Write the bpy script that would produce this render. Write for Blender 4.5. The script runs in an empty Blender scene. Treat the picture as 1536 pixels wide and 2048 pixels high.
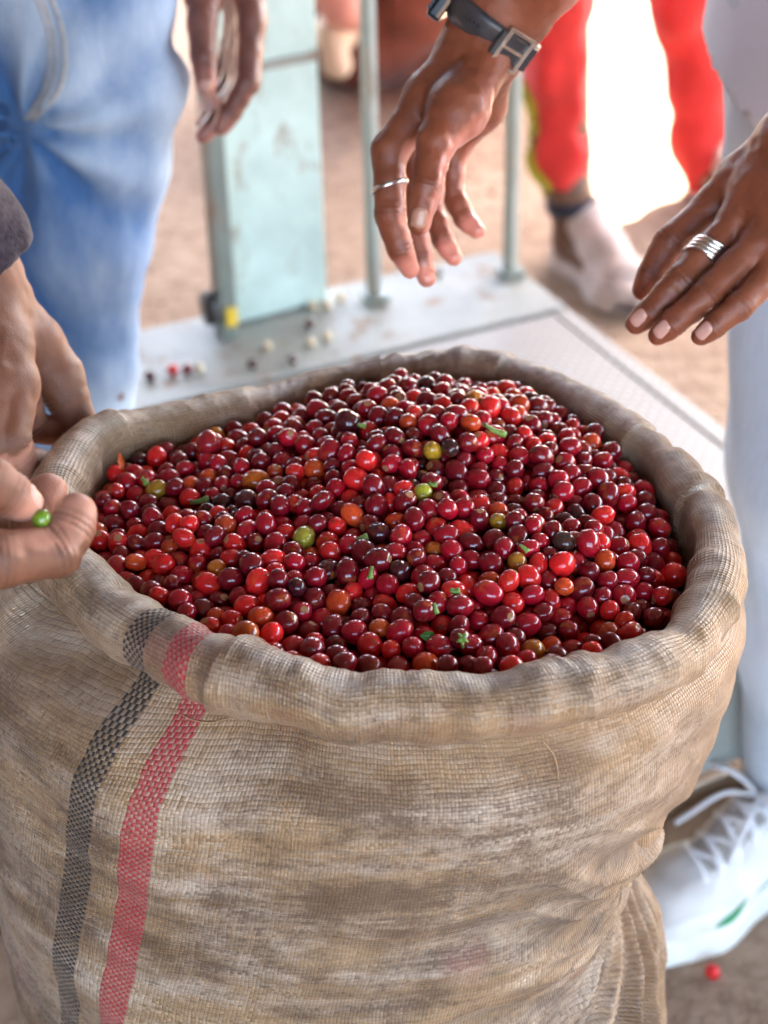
import bpy, math, random
import numpy as np
from mathutils import Vector, Matrix, Quaternion
from mathutils.bvhtree import BVHTree

random.seed(7)
RNG = np.random.default_rng(11)
scene = bpy.context.scene
COL = scene.collection

# ------------------------------------------------------------------ camera, sky, sun, exposure
ZR = 0.73                                   # height of the sack's rim
F, PITCH, ROLL = 3500.0, math.radians(33), math.radians(-1.3)
CAM = np.array([0, -0.84, ZR + 0.545])
FW = np.array([0, math.cos(PITCH), -math.sin(PITCH)])
RT = np.array([1.0, 0, 0])
UP = np.array([0, math.sin(PITCH), math.cos(PITCH)])
cr, sr = math.cos(ROLL), math.sin(ROLL)
cam_d = bpy.data.cameras.new('camera')
cam = bpy.data.objects.new('camera', cam_d)
COL.objects.link(cam)
X = cr * RT + sr * UP
Yv = -sr * RT + cr * UP
cam.matrix_world = Matrix([[X[0], Yv[0], -FW[0], CAM[0]], [X[1], Yv[1], -FW[1], CAM[1]],
                           [X[2], Yv[2], -FW[2], CAM[2]], [0, 0, 0, 1]])
cam_d.sensor_fit = 'VERTICAL'
cam_d.sensor_height = 36.0
cam_d.sensor_width = 27.0
cam_d.lens = F / 2048 * 36.0
cam_d.clip_start = 0.05
cam_d.clip_end = 500
cam_d.dof.use_dof = True
cam_d.dof.focus_distance = 0.96
cam_d.dof.aperture_fstop = 6.3
scene.camera = cam

SUN_EL, SUN_AZ = math.radians(50), math.radians(33)   # azimuth from +Y towards +X
world = bpy.data.worlds.new('World')
scene.world = world
world.use_nodes = True
wn = world.node_tree
bg = wn.nodes['Background']
sky = wn.nodes.new('ShaderNodeTexSky')
sky.sky_type = 'NISHITA'
sky.sun_disc = False
sky.sun_elevation = SUN_EL
sky.sun_rotation = SUN_AZ
sky.dust_density = 2.5
wn.links.new(sky.outputs[0], bg.inputs[0])
bg.inputs[1].default_value = 0.15
sl = bpy.data.lights.new('sun', 'SUN')
sl.energy = 5.0
sl.angle = math.radians(0.5)
sl.color = (1.0, 0.95, 0.87)
sun = bpy.data.objects.new('sun', sl)
COL.objects.link(sun)
sdir = Vector((math.sin(SUN_AZ) * math.cos(SUN_EL), math.cos(SUN_AZ) * math.cos(SUN_EL), math.sin(SUN_EL)))
sun.rotation_euler = sdir.to_track_quat('Z', 'Y').to_euler()
sun.location = (2, 4, 6)
scene.view_settings.view_transform = 'Standard'
scene.view_settings.look = 'None'
scene.view_settings.exposure = 4.25
scene.view_settings.gamma = 1
scene.view_settings.use_curve_mapping = False
scene.render.engine = 'CYCLES'
scene.cycles.use_denoising = True
scene.cycles.max_bounces = 8
scene.cycles.caustics_reflective = False
scene.cycles.caustics_refractive = False


# ------------------------------------------------------------------ measuring helpers
def ray(u, v):
    x = (u - 768) / F
    y = (1024 - v) / F
    x, y = cr * x - sr * y, sr * x + cr * y
    return FW + RT * x + UP * y


def at(u, v, d):
    return CAM + ray(u, v) * d


def on_z(u, v, z):
    r = ray(u, v)
    return CAM + r * (z - CAM[2]) / r[2]


def on_y(u, v, y):
    r = ray(u, v)
    return CAM + r * (y - CAM[1]) / r[1]


def depth_of(p):
    return (np.asarray(p) - CAM) @ FW


def project(p):
    q = np.asarray(p) - CAM
    d = q @ FW
    return 768 + F * (q @ X) / d, 1024 - F * (q @ Yv) / d, d


# ------------------------------------------------------------------ numeric helpers
def vnoise(p, seed=0):
    """smooth value noise, p (N,3) -> -1..1"""
    p = np.asarray(p, float)
    i = np.floor(p).astype(np.int64)
    f = p - i
    f = f * f * (3 - 2 * f)
    out = np.zeros(len(p))
    for dx in (0, 1):
        for dy in (0, 1):
            for dz in (0, 1):
                h = ((i[:, 0] + dx) * 374761393 + (i[:, 1] + dy) * 668265263 + (i[:, 2] + dz) * 2147483647 + seed * 974711)
                h = (h ^ (h >> 13)) * 1274126177
                h = (h ^ (h >> 16)) & 0xffff
                w = (f[:, 0] if dx else 1 - f[:, 0]) * (f[:, 1] if dy else 1 - f[:, 1]) * (f[:, 2] if dz else 1 - f[:, 2])
                out += w * (h / 32767.5 - 1)
    return out


def cone(p, a, b, ra, rb):
    a = np.asarray(a, float)
    b = np.asarray(b, float)
    ba = b - a
    pa = p - a
    t = np.clip(pa @ ba / max(ba @ ba, 1e-12), 0, 1)
    q = pa - t[:, None] * ba
    return np.sqrt(np.einsum('ij,ij->i', q, q)) - (ra + (rb - ra) * t)


def ellip(p, c, r, axes=None):
    q = p - np.asarray(c, float)
    if axes is not None:
        q = q @ np.asarray(axes, float).T
    r = np.asarray(r, float)
    k0 = np.linalg.norm(q / r, axis=1)
    k1 = np.linalg.norm(q / (r * r), axis=1) + 1e-9
    return k0 * (k0 - 1) / k1


def smin(a, b, k):
    h = np.clip(0.5 + 0.5 * (b - a) / k, 0, 1)
    return b * (1 - h) + a * h - k * h * (1 - h)


def surface_nets(f, lo, hi, h):
    lo = np.asarray(lo, float)
    n = np.ceil((np.asarray(hi) - lo) / h).astype(int) + 1
    ax = [lo[i] + h * np.arange(n[i]) for i in range(3)]
    g = np.stack(np.meshgrid(*ax, indexing='ij'), -1).reshape(-1, 3)
    # sample coarsely first; evaluate finely only near the surface
    st = 4
    ci = [np.arange(0, n[i] + st, st) for i in range(3)]
    cg = np.stack(np.meshgrid(*[lo[i] + h * ci[i] for i in range(3)], indexing='ij'), -1).reshape(-1, 3)
    cv0 = f(cg).reshape([len(c) for c in ci])
    near = [np.minimum((np.arange(n[i]) + st // 2) // st, len(ci[i]) - 1) for i in range(3)]
    vc = cv0[np.ix_(*near)].reshape(-1)
    m0 = np.abs(vc) < max(h * st * 1.6, 0.012)
    v = np.where(vc < 0, -1.0, 1.0) * 0.02
    pts = g[m0]
    out = np.empty(len(pts))
    for s in range(0, len(pts), 400000):
        out[s:s + 400000] = f(pts[s:s + 400000])
    v[m0] = out
    v = v.reshape(n)
    ins = v < 0
    m = n - 1
    cs = [(i, j, k) for i in (0, 1) for j in (0, 1) for k in (0, 1)]
    cnt = np.zeros(m, int)
    for c in cs:
        cnt += ins[c[0]:c[0] + m[0], c[1]:c[1] + m[1], c[2]:c[2] + m[2]]
    act = (cnt > 0) & (cnt < 8)
    idx = np.argwhere(act)
    cv = {c: v[idx[:, 0] + c[0], idx[:, 1] + c[1], idx[:, 2] + c[2]] for c in cs}
    acc = np.zeros((len(idx), 3))
    num = np.zeros(len(idx))
    for c in cs:
        for a in range(3):
            if c[a] == 0:
                d = list(c)
                d[a] = 1
                d = tuple(d)
                va, vb = cv[c], cv[d]
                cross = (va < 0) != (vb < 0)
                t = np.where(cross, va / np.where(va == vb, 1, va - vb), 0)
                pt = np.tile(np.array(c, float), (len(idx), 1))
                pt[:, a] = t
                acc += pt * cross[:, None]
                num += cross
    verts = lo + h * (idx + acc / num[:, None])
    vid = -np.ones(m, int)
    vid[act] = np.arange(len(idx))
    quads = []
    for a in range(3):
        b, c = (a + 1) % 3, (a + 2) % 3
        sl0 = [slice(None)] * 3
        sl1 = [slice(None)] * 3
        sl0[a] = slice(0, -1)
        sl1[a] = slice(1, None)
        e = ins[tuple(sl0)] != ins[tuple(sl1)]
        w = np.argwhere(e)
        ok = (w[:, b] > 0) & (w[:, c] > 0) & (w[:, b] < m[b]) & (w[:, c] < m[c])
        w = w[ok]
        s = ins[tuple(sl0)][w[:, 0], w[:, 1], w[:, 2]]

        def cell(db, dc):
            q = w.copy()
            q[:, b] -= db
            q[:, c] -= dc
            return vid[q[:, 0], q[:, 1], q[:, 2]]
        q = np.stack([cell(1, 1), cell(0, 1), cell(0, 0), cell(1, 0)], 1)
        q[~s] = q[~s][:, ::-1]
        quads.append(q)
    q = np.concatenate(quads)
    q = q[(q >= 0).all(1)]
    for _ in range(2):                                     # pull on to the true surface
        val = f(verts)
        e = h * 0.3
        gr = np.stack([(f(verts + np.eye(3)[i] * e) - val) / e for i in range(3)], 1)
        verts = verts - gr * (np.clip(val, -h, h) / np.maximum((gr * gr).sum(1), 0.25))[:, None]
    return verts, q


def sdf_bounds(cones, pad):
    pts = []
    for a, b, ra, rb in cones:
        pts += [np.asarray(a) - ra, np.asarray(a) + ra, np.asarray(b) - rb, np.asarray(b) + rb]
    pts = np.array(pts)
    return pts.min(0) - pad, pts.max(0) + pad


def trace(f, p0, d, steps=60):
    p = np.array(p0, float)
    d = np.asarray(d, float) / np.linalg.norm(d)
    for _ in range(steps):
        s = f(p[None])[0]
        p = p + d * s * 0.8
        if abs(s) < 1e-5:
            break
    return p


# ------------------------------------------------------------------ object helpers
def build(name, verts, faces, mat, parent=None, origin=None, smooth=True, uv=None, attrs=None):
    verts = np.asarray(verts, float)
    if parent is not None:
        o0 = np.array(parent['_o']) if '_o' in parent else np.zeros(3)
        off = np.zeros(3) if origin is None else np.asarray(origin) - o0
        base = o0 + off
    else:
        base = np.zeros(3) if origin is None else np.asarray(origin, float)
        off = base
    me = bpy.data.meshes.new(name)
    if isinstance(faces, np.ndarray):
        nv, nf, k = len(verts), len(faces), faces.shape[1]
        me.vertices.add(nv)
        me.vertices.foreach_set('co', (verts - base).ravel())
        me.loops.add(nf * k)
        me.loops.foreach_set('vertex_index', faces.ravel().astype(np.int32))
        me.polygons.add(nf)
        me.polygons.foreach_set('loop_start', np.arange(0, nf * k, k, dtype=np.int32))
        me.update(calc_edges=True)
    else:
        me.from_pydata((verts - base).tolist(), [], [list(map(int, f)) for f in faces])
    me.validate()
    if smooth:
        me.polygons.foreach_set('use_smooth', [True] * len(me.polygons))
    if uv is not None:
        lay = me.uv_layers.new(name='weave')
        li = np.empty(len(me.loops), np.int32)
        me.loops.foreach_get('vertex_index', li)
        lay.data.foreach_set('uv', np.asarray(uv)[li].ravel())
    for an, av in (attrs or {}).items():
        av = np.asarray(av, float)
        if av.ndim == 1:
            a = me.attributes.new(an, 'FLOAT', 'POINT')
            a.data.foreach_set('value', av)
        else:
            a = me.attributes.new(an, 'FLOAT_VECTOR', 'POINT')
            a.data.foreach_set('vector', av.ravel())
    if mat is not None:
        me.materials.append(mat)
    o = bpy.data.objects.new(name, me)
    COL.objects.link(o)
    o.location = off
    if parent is not None:
        o.parent = parent
    o['_o'] = [float(x) for x in base]
    return o


def thing(name, loc, label, cat, group=None):
    o = bpy.data.objects.new(name, None)
    COL.objects.link(o)
    o.location = loc
    o.empty_display_size = 0.05
    o['_o'] = [float(x) for x in loc]
    return tag(o, label, cat, group)


def tag(o, label=None, cat=None, group=None, kind=None):
    if label:
        o['label'] = label
    if cat:
        o['category'] = cat
    if group:
        o['group'] = group
    if kind:
        o['kind'] = kind
    return o


def box_geo(c, s, rot=0.0, bev=0.0):
    """rounded-edge box as verts/faces; rot about z"""
    import bmesh
    bm = bmesh.new()
    bmesh.ops.create_cube(bm, size=1)
    for v in bm.verts:
        v.co = Vector((v.co.x * s[0], v.co.y * s[1], v.co.z * s[2]))
    if bev > 0:
        bmesh.ops.bevel(bm, geom=bm.edges[:], offset=bev, segments=2, affect='EDGES', profile=0.6)
    cz, sz = math.cos(rot), math.sin(rot)
    vs = np.array([(v.co.x * cz - v.co.y * sz, v.co.x * sz + v.co.y * cz, v.co.z) for v in bm.verts]) + np.asarray(c, float)
    bm.verts.index_update()
    fs = [[v.index for v in f.verts] for f in bm.faces]
    bm.free()
    return vs, fs


def merge(*geos):
    vs, fs, n = [], [], 0
    for v, f in geos:
        vs.append(np.asarray(v, float))
        fs += [[int(i) + n for i in q] for q in f]
        n += len(v)
    return np.concatenate(vs), fs


def tube_geo(pts, r, sides=8, closed=False, flat=1.0, up=None):
    pts = np.asarray(pts, float)
    n = len(pts)
    r = np.broadcast_to(np.asarray(r, float), (n,))
    if closed:
        tan = np.roll(pts, -1, 0) - np.roll(pts, 1, 0)
    else:
        tan = np.gradient(pts, axis=0)
    tan /= np.linalg.norm(tan, axis=1)[:, None] + 1e-12
    u0 = np.array(up if up is not None else (0.13, 0.31, 0.94), float)
    vs = []
    for i in range(n):
        b = np.cross(tan[i], u0)
        b /= np.linalg.norm(b) + 1e-12
        nn = np.cross(b, tan[i])
        for k in range(sides):
            a = 2 * math.pi * k / sides
            vs.append(pts[i] + r[i] * (math.cos(a) * b + math.sin(a) * nn * flat))
    fs = []
    m = n if closed else n - 1
    for i in range(m):
        j = (i + 1) % n
        for k in range(sides):
            k2 = (k + 1) % sides
            fs.append((i * sides + k, i * sides + k2, j * sides + k2, j * sides + k))
    if not closed:
        fs.append(tuple(range(sides))[::-1])
        fs.append(tuple((n - 1) * sides + k for k in range(sides)))
    return np.array(vs), fs


def spline(pts, n):
    """Catmull-Rom through pts"""
    p = np.asarray(pts, float)
    p = np.vstack([2 * p[0] - p[1], p, 2 * p[-1] - p[-2]])
    out = []
    m = len(p) - 3
    for t in np.linspace(0, m - 1e-6, n):
        i = int(t)
        s = t - i
        a, b, c, d = p[i:i + 4]
        out.append(0.5 * ((2 * b) + (-a + c) * s + (2 * a - 5 * b + 4 * c - d) * s * s + (-a + 3 * b - 3 * c + d) * s ** 3))
    return np.array(out)


# ------------------------------------------------------------------ materials
class NT:
    def __init__(self, name):
        self.m = bpy.data.materials.new(name)
        self.m.use_nodes = True
        self.t = self.m.node_tree
        self.b = self.t.nodes['Principled BSDF']

    def put(self, sock, v):
        if v is None:
            return
        if isinstance(v, bpy.types.NodeSocket):
            self.t.links.new(v, sock)
        else:
            if isinstance(v, (tuple, list)) and len(v) == 3 and sock.type == 'RGBA':
                v = (*v, 1)
            sock.default_value = v

    def n(self, ty, out=0, ins=None, **props):
        nd = self.t.nodes.new('ShaderNode' + ty)
        for k, v in props.items():
            setattr(nd, k, v)
        for k, v in (ins or {}).items():
            self.put(nd.inputs[k], v)
        return nd.outputs[out]

    def math(self, op, a, b=None, c=None, clamp=False):
        nd = self.t.nodes.new('ShaderNodeMath')
        nd.operation = op
        nd.use_clamp = clamp
        for i, v in enumerate((a, b, c)):
            self.put(nd.inputs[i], v)
        return nd.outputs[0]

    def mix(self, f, a, b, blend='MIX'):
        nd = self.t.nodes.new('ShaderNodeMix')
        nd.data_type = 'RGBA'
        nd.blend_type = blend
        self.put(nd.inputs[0], f)
        self.put(nd.inputs[6], a)
        self.put(nd.inputs[7], b)
        return nd.outputs[2]

    def ramp(self, f, a, b, lo=0.0, hi=1.0):
        return self.n('MapRange', 0, {0: f, 1: a, 2: b, 3: lo, 4: hi}, clamp=True)

    def noise(self, vec, scale, detail=4.0, rough=0.55, w=None):
        return self.n('TexNoise', 0, {'Vector': vec, 'Scale': scale, 'Detail': detail, 'Roughness': rough})

    def coord(self, which='Object'):
        nd = self.t.nodes.new('ShaderNodeTexCoord')
        return nd.outputs[which]

    def mapping(self, vec, scale=(1, 1, 1), rot=(0, 0, 0), loc=(0, 0, 0)):
        return self.n('Mapping', 0, {'Vector': vec, 'Scale': scale, 'Rotation': rot, 'Location': loc})

    def attr(self, name, out=2):
        nd = self.t.nodes.new('ShaderNodeAttribute')
        nd.attribute_name = name
        return nd.outputs[out]

    def bump(self, h, strength=0.5, dist=0.01):
        o = self.n('Bump', 0, {'Height': h, 'Strength': strength, 'Distance': dist})
        self.t.links.new(o, self.b.inputs['Normal'])
        return o

    def set(self, **kw):
        for k, v in kw.items():
            self.put(self.b.inputs[k.replace('_', ' ')], v)
        return self.m


def simple(name, col, rough=0.5, var=0.15, scale=30, bump=0.0, metal=0.0, spec=0.5):
    t = NT(name)
    c = t.coord()
    nz = t.noise(c, scale, 5)
    dark = tuple(x * (1 - var) for x in col)
    lite = tuple(min(1, x * (1 + var)) for x in col)
    t.set(Base_Color=t.mix(t.ramp(nz, 0.3, 0.7), dark, lite), Roughness=t.ramp(nz, 0.2, 0.8, rough * 0.85, min(1, rough * 1.15)), Metallic=metal)
    t.b.inputs['Specular IOR Level'].default_value = spec
    if bump:
        t.bump(nz, 0.5, bump)
    return t.m


def sack_material(wall=False):
    t = NT('woven_sack_fabric')
    uv = t.n('UVMap', 0, uv_map='weave')
    obj = t.coord()
    sep = t.t.nodes.new('ShaderNodeSeparateXYZ')
    t.t.links.new(uv, sep.inputs[0])
    # tapes wander a little
    wob = t.noise(uv, 18, 3)
    U = t.math('ADD', sep.outputs[0], t.math('MULTIPLY', t.math('SUBTRACT', wob, 0.5), 0.006))
    U = t.math('ADD', U, t.math('MULTIPLY', t.math('SUBTRACT', t.noise(t.mapping(uv, scale=(1, .35, 1)), 160, 2), 0.5), 0.0016))
    V = t.math('ADD', sep.outputs[1], t.math('MULTIPLY', t.math('SUBTRACT', t.noise(t.mapping(uv, loc=(3, 5, 0)), 14, 3), 0.5), 0.008))
    c = 0.0020
    u = t.math('DIVIDE', t.math('ADD', U, 20), c)
    v = t.math('DIVIDE', t.math('ADD', V, 20), c)
    iu, iv = t.math('FLOOR', u), t.math('FLOOR', v)
    fu = t.math('SUBTRACT', t.math('MULTIPLY', t.math('FRACT', u), 2), 1)
    fv = t.math('SUBTRACT', t.math('MULTIPLY', t.math('FRACT', v), 2), 1)
    par = t.math('FLOORED_MODULO', t.math('ADD', iu, iv), 2)
    fu2, fv2 = t.math('MULTIPLY', fu, fu), t.math('MULTIPLY', fv, fv)
    fu4, fv4 = t.math('MULTIPLY', fu2, fu2), t.math('MULTIPLY', fv2, fv2)
    hw = t.math('MULTIPLY', t.math('SUBTRACT', 1, fu4), t.math('SUBTRACT', 1, t.math('MULTIPLY', fv2, 0.55)))
    hf = t.math('MULTIPLY', t.math('SUBTRACT', 1, fv4), t.math('SUBTRACT', 1, t.math('MULTIPLY', fu2, 0.55)))
    h = t.n('Mix', 0, {0: par, 2: hf, 3: hw}, data_type='FLOAT')
    rw = t.n('TexWhiteNoise', 0, {'W': iu}, noise_dimensions='1D')
    rf = t.n('TexWhiteNoise', 0, {'W': t.math('ADD', iv, 991)}, noise_dimensions='1D')
    rnd = t.n('Mix', 0, {0: par, 2: rf, 3: rw}, data_type='FLOAT')
    cellr = t.n('TexWhiteNoise', 0, {'Vector': t.n('CombineXYZ', 0, {0: iu, 1: iv, 2: 0})}, noise_dimensions='2D')
    rnd = t.math('ADD', t.math('MULTIPLY', rnd, 0.6), t.math('MULTIPLY', cellr, 0.4))
    nat = t.mix(rnd, (0.22, 0.128, 0.06), (0.51, 0.335, 0.18))
    # washed-out and wet patches, brown grime running across, cherry-juice blush
    big = t.noise(t.mapping(obj, scale=(1, 1, 1.7)), 7, 6, 0.62)
    streak = t.noise(t.mapping(uv, scale=(2.2, 9, 1)), 5.5, 7, 0.65)
    pale = t.ramp(t.math('ADD', t.math('ADD', t.math('MULTIPLY', big, 0.55), t.math('MULTIPLY', streak, 0.45)), t.math('MULTIPLY', t.math('SUBTRACT', rnd, 0.5), 0.12)), 0.46, 0.575)
    nat = t.mix(t.math('MULTIPLY', pale, 0.7), nat, (0.56, 0.455, 0.36))
    g0 = t.math('ADD', t.math('MULTIPLY', t.noise(t.mapping(obj, loc=(5, 2, 1), scale=(1, 1, 1.3)), 8, 8, 0.72), 0.55),
                t.math('MULTIPLY', t.noise(t.mapping(uv, loc=(9, 4, 0), scale=(3, 12, 1)), 6, 9, 0.75), 0.45))
    g0 = t.math('ADD', g0, t.math('MULTIPLY', t.math('SUBTRACT', rnd, 0.5), 0.13))
    g0 = t.math('ADD', g0, t.math('MULTIPLY', t.math('SUBTRACT', t.noise(t.mapping(uv, scale=(60, 400, 1)), 1, 3), 0.5), 0.10))
    grime = t.ramp(g0, 0.45, 0.575)
    nat = t.mix(t.math('MULTIPLY', grime, 0.85), nat, (0.09, 0.043, 0.018))
    blush = t.ramp(t.noise(t.mapping(obj, loc=(1, 8, 3)), 16, 5), 0.6, 0.72)
    nat = t.mix(t.math('MULTIPLY', blush, 0.35), nat, (0.36, 0.13, 0.12))
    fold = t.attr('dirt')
    nat = t.mix(t.math('MULTIPLY', fold, t.ramp(t.noise(obj, 25, 6, 0.7), 0.3, 0.62)), nat, (0.05, 0.034, 0.024))  # dirt, plus shade painted into the fold valleys
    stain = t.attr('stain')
    crest_highlight = t.attr('crest_highlight')
    nat = t.mix(t.math('MULTIPLY', crest_highlight, t.ramp(t.noise(obj, 40, 5, .7), .38, .6, .1, .75)), nat, (0.68, 0.60, 0.52))  # sky highlight painted along the roll's top, with some pale wear
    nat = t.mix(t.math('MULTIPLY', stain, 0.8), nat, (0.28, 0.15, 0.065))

    def band(center, half):
        return t.math('LESS_THAN', t.math('ABSOLUTE', t.math('SUBTRACT', t.math('MULTIPLY', t.math('ADD', iu, 0.5), c), 20 + center)), half)
    bk = band(0.0, 0.0078)
    rd = band(0.0315, 0.0080)
    wear = t.ramp(t.noise(obj, 60, 5, 0.7), 0.25, 0.75, 0.88, 1.0)
    nat = t.mix(t.math('MULTIPLY', t.math('MULTIPLY', bk, par), t.math('MULTIPLY', wear, 0.97)), nat, (0.010, 0.010, 0.011))
    weft_dim = t.math('MULTIPLY', bk, t.math('SUBTRACT', 1, par))
    nat = t.mix(t.math('MULTIPLY', weft_dim, 0.35), nat, (0.1, 0.085, 0.07))
    redc = t.mix(par, (0.36, 0.085, 0.085), (0.36, 0.015, 0.025))
    nat = t.mix(t.math('MULTIPLY', rd, t.math('MULTIPLY', wear, t.math('ADD', 0.62, t.math('MULTIPLY', par, 0.33)))), nat, redc)
    gap = t.ramp(h, 0.02, 0.42)
    nat = t.mix(t.math('MULTIPLY', t.math('SUBTRACT', 1, gap), t.ramp(t.noise(obj, 30, 5, .7), .3, .7, .25, .85)), nat, (0.07, 0.042, 0.024))
    wet = t.ramp(t.noise(t.mapping(obj, loc=(7, 7, 2)), 11, 5, 0.6), 0.46, 0.6)
    rough = t.ramp(t.math('ADD', wet, t.math('MULTIPLY', cellr, -0.4)), 0, 1, 0.62, 0.26)
    t.set(Base_Color=nat, Roughness=rough)
    t.b.inputs['Specular IOR Level'].default_value = 0.4
    hh = t.math('ADD', h, t.math('MULTIPLY', cellr, 0.5))
    hh = t.math('ADD', hh, t.math('MULTIPLY', t.noise(uv, 160, 3), 0.8))
    t.b.inputs['Sheen Weight'].default_value = 0.08
    t.bump(hh, 0.7, 0.0008)
    return t.m


def cherry_material(single):
    t = NT('cherry_skin' if single else 'cherry_heap_skin')
    loc = t.attr('loc', 1)
    if single:
        oi = t.t.nodes.new('ShaderNodeObjectInfo')
        base = oi.outputs['Color']
        rnd = oi.outputs['Random']
    else:
        base = t.attr('tint', 1)
        rnd = t.attr('rnd')
    off = t.n('CombineXYZ', 0, {0: t.math('MULTIPLY', rnd, 71), 1: t.math('MULTIPLY', rnd, 37), 2: t.math('MULTIPLY', rnd, 53)})
    vec = t.n('VectorMath', 0, {0: loc, 1: off}, operation='ADD')
    mott = t.noise(vec, 2.2, 6, 0.65)
    c1 = t.mix(t.ramp(mott, 0.42, 0.72), base, t.mix(0.5, base, (0.16, 0.012, 0.012)))
    # lighter unripe side
    side = t.ramp(t.noise(t.n('VectorMath', 0, {0: vec, 1: (9, 3, 5)}, operation='ADD'), 0.9, 3), 0.56, 0.68)
    some = t.math('LESS_THAN', t.math('FRACT', t.math('MULTIPLY', rnd, 17.3)), 0.45)
    c2 = t.mix(t.math('MULTIPLY', t.math('MULTIPLY', side, some), 0.45), c1, t.mix(0.6, base, (0.62, 0.17, 0.02)))
    # fine pale flecks and brown scuffs
    fl = t.ramp(t.noise(vec, 9, 6, 0.75), 0.60, 0.70)
    c3 = t.mix(t.math('MULTIPLY', fl, 0.4), c2, (0.36, 0.12, 0.05))
    # disc at the blossom end: brown ring round a tan eye
    sp = t.t.nodes.new('ShaderNodeSeparateXYZ')
    t.t.links.new(loc, sp.inputs[0])
    rr = t.math('SQRT', t.math('ADD', t.math('MULTIPLY', sp.outputs[0], sp.outputs[0]), t.math('MULTIPLY', sp.outputs[1], sp.outputs[1])))
    rr = t.math('ADD', rr, t.math('MULTIPLY', t.math('SUBTRACT', t.noise(vec, 6, 3), 0.5), 0.16))
    top = t.math('GREATER_THAN', sp.outputs[2], 0)
    halo = t.math('MULTIPLY', t.math('LESS_THAN', rr, 0.24), top)
    c4 = t.mix(t.math('MULTIPLY', halo, 0.5), c3, (0.11, 0.04, 0.02))
    # torn scar at the stalk end of many: pale tan
    bot = t.math('LESS_THAN', sp.outputs[2], 0)
    many = t.math('LESS_THAN', t.math('FRACT', t.math('MULTIPLY', rnd, 7.7)), 0.5)
    scar = t.math('MULTIPLY', t.math('MULTIPLY', t.math('LESS_THAN', rr, 0.36), bot), many)
    c5 = t.mix(t.math('MULTIPLY', scar, 0.85), c4, t.mix(t.noise(vec, 8, 4), (0.24, 0.09, 0.03), (0.55, 0.34, 0.16)))
    c5 = t.mix(t.math('MULTIPLY', t.ramp(t.noise(t.n('VectorMath', 0, {0: vec, 1: (21, 3, 7)}, operation='ADD'), 3.2, 6, .7), .56, .68), .55), c5, (0.13, 0.035, 0.018))
    t.set(Base_Color=c5, Roughness=t.ramp(scar, 0, 1, 0.34, 0.6))
    t.b.inputs['Specular IOR Level'].default_value = 0.08
    dull = t.math('MULTIPLY', t.ramp(t.math('FRACT', t.math('MULTIPLY', rnd, 29.1)), 0.75, 0.95), t.ramp(t.noise(vec, 1.5, 3), .4, .6))
    t.set(Coat_Weight=t.ramp(dull, 0, 1, 1.0, 0.25))
    t.b.inputs['Coat Roughness'].default_value = 0.02
    t.b.inputs['Subsurface Weight'].default_value = 0.0
    t.bump(t.math('ADD', t.noise(vec, 3.0, 4, 0.6), t.math('MULTIPLY', t.noise(vec, 14, 3), 0.10)), 0.22, 0.0010)
    return t.m


def skin_material(name, back, palm, wet=0.0, dry=0.0):
    t = NT(name)
    c = t.coord()
    pm = t.attr('palm')
    n1 = t.noise(c, 45, 5, 0.6)
    n2 = t.noise(c, 14, 3)
    b1 = t.mix(t.ramp(n1, 0.3, 0.7), tuple(x * 0.78 for x in back), tuple(x * 1.18 for x in back))
    spots = t.ramp(t.noise(t.mapping(c, loc=(3, 1, 2)), 130, 5, 0.7), 0.56, 0.7)
    b1 = t.mix(t.math('MULTIPLY', spots, 0.45), b1, tuple(x * 0.5 for x in back))
    b1 = t.mix(t.math('MULTIPLY', t.ramp(n2, 0.42, 0.66), 0.35), b1, (back[0] * 1.25, back[1] * 0.95, back[2] * 0.85))
    p1 = t.mix(t.ramp(n1, 0.3, 0.7), tuple(x * 0.85 for x in palm), palm)
    col = t.mix(t.ramp(t.math('ADD', pm, t.math('MULTIPLY', t.math('SUBTRACT', n2, 0.5), 0.4)), 0.25, 0.8), b1, p1)
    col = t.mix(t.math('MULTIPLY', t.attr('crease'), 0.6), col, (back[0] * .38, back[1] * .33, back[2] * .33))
    vor = t.n('TexVoronoi', 0, {'Vector': t.mapping(c, scale=(1, 1, 0.6)), 'Scale': 520}, feature='DISTANCE_TO_EDGE')
    wr = t.noise(t.mapping(c, scale=(40, 40, 420)), 1, 2)
    t.set(Base_Color=col, Roughness=t.math('SUBTRACT', t.ramp(n1, 0.3, 0.7, 0.36 + dry, 0.52 + dry), t.math('MULTIPLY', pm, 0.12)))
    t.b.inputs['Specular IOR Level'].default_value = 0.5
    t.set(Coat_Weight=t.math('MULTIPLY', t.ramp(t.math('ADD', pm, t.math('MULTIPLY', t.noise(c, 90, 4), .6)), .6, 1.0), wet))
    t.b.inputs['Coat Roughness'].default_value = 0.12
    t.b.inputs['Subsurface Weight'].default_value = 0.06
    t.b.inputs['Subsurface Radius'].default_value = (0.006, 0.002, 0.001)
    t.b.inputs['Subsurface Scale'].default_value = 0.5
    t.bump(t.math('ADD', t.math('MULTIPLY', t.ramp(vor, 0, 0.25), 0.35), t.math('ADD', t.math('MULTIPLY', n1, 1.2), t.math('MULTIPLY', wr, 0.25))), 0.38, 0.0006)
    return t.m


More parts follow.
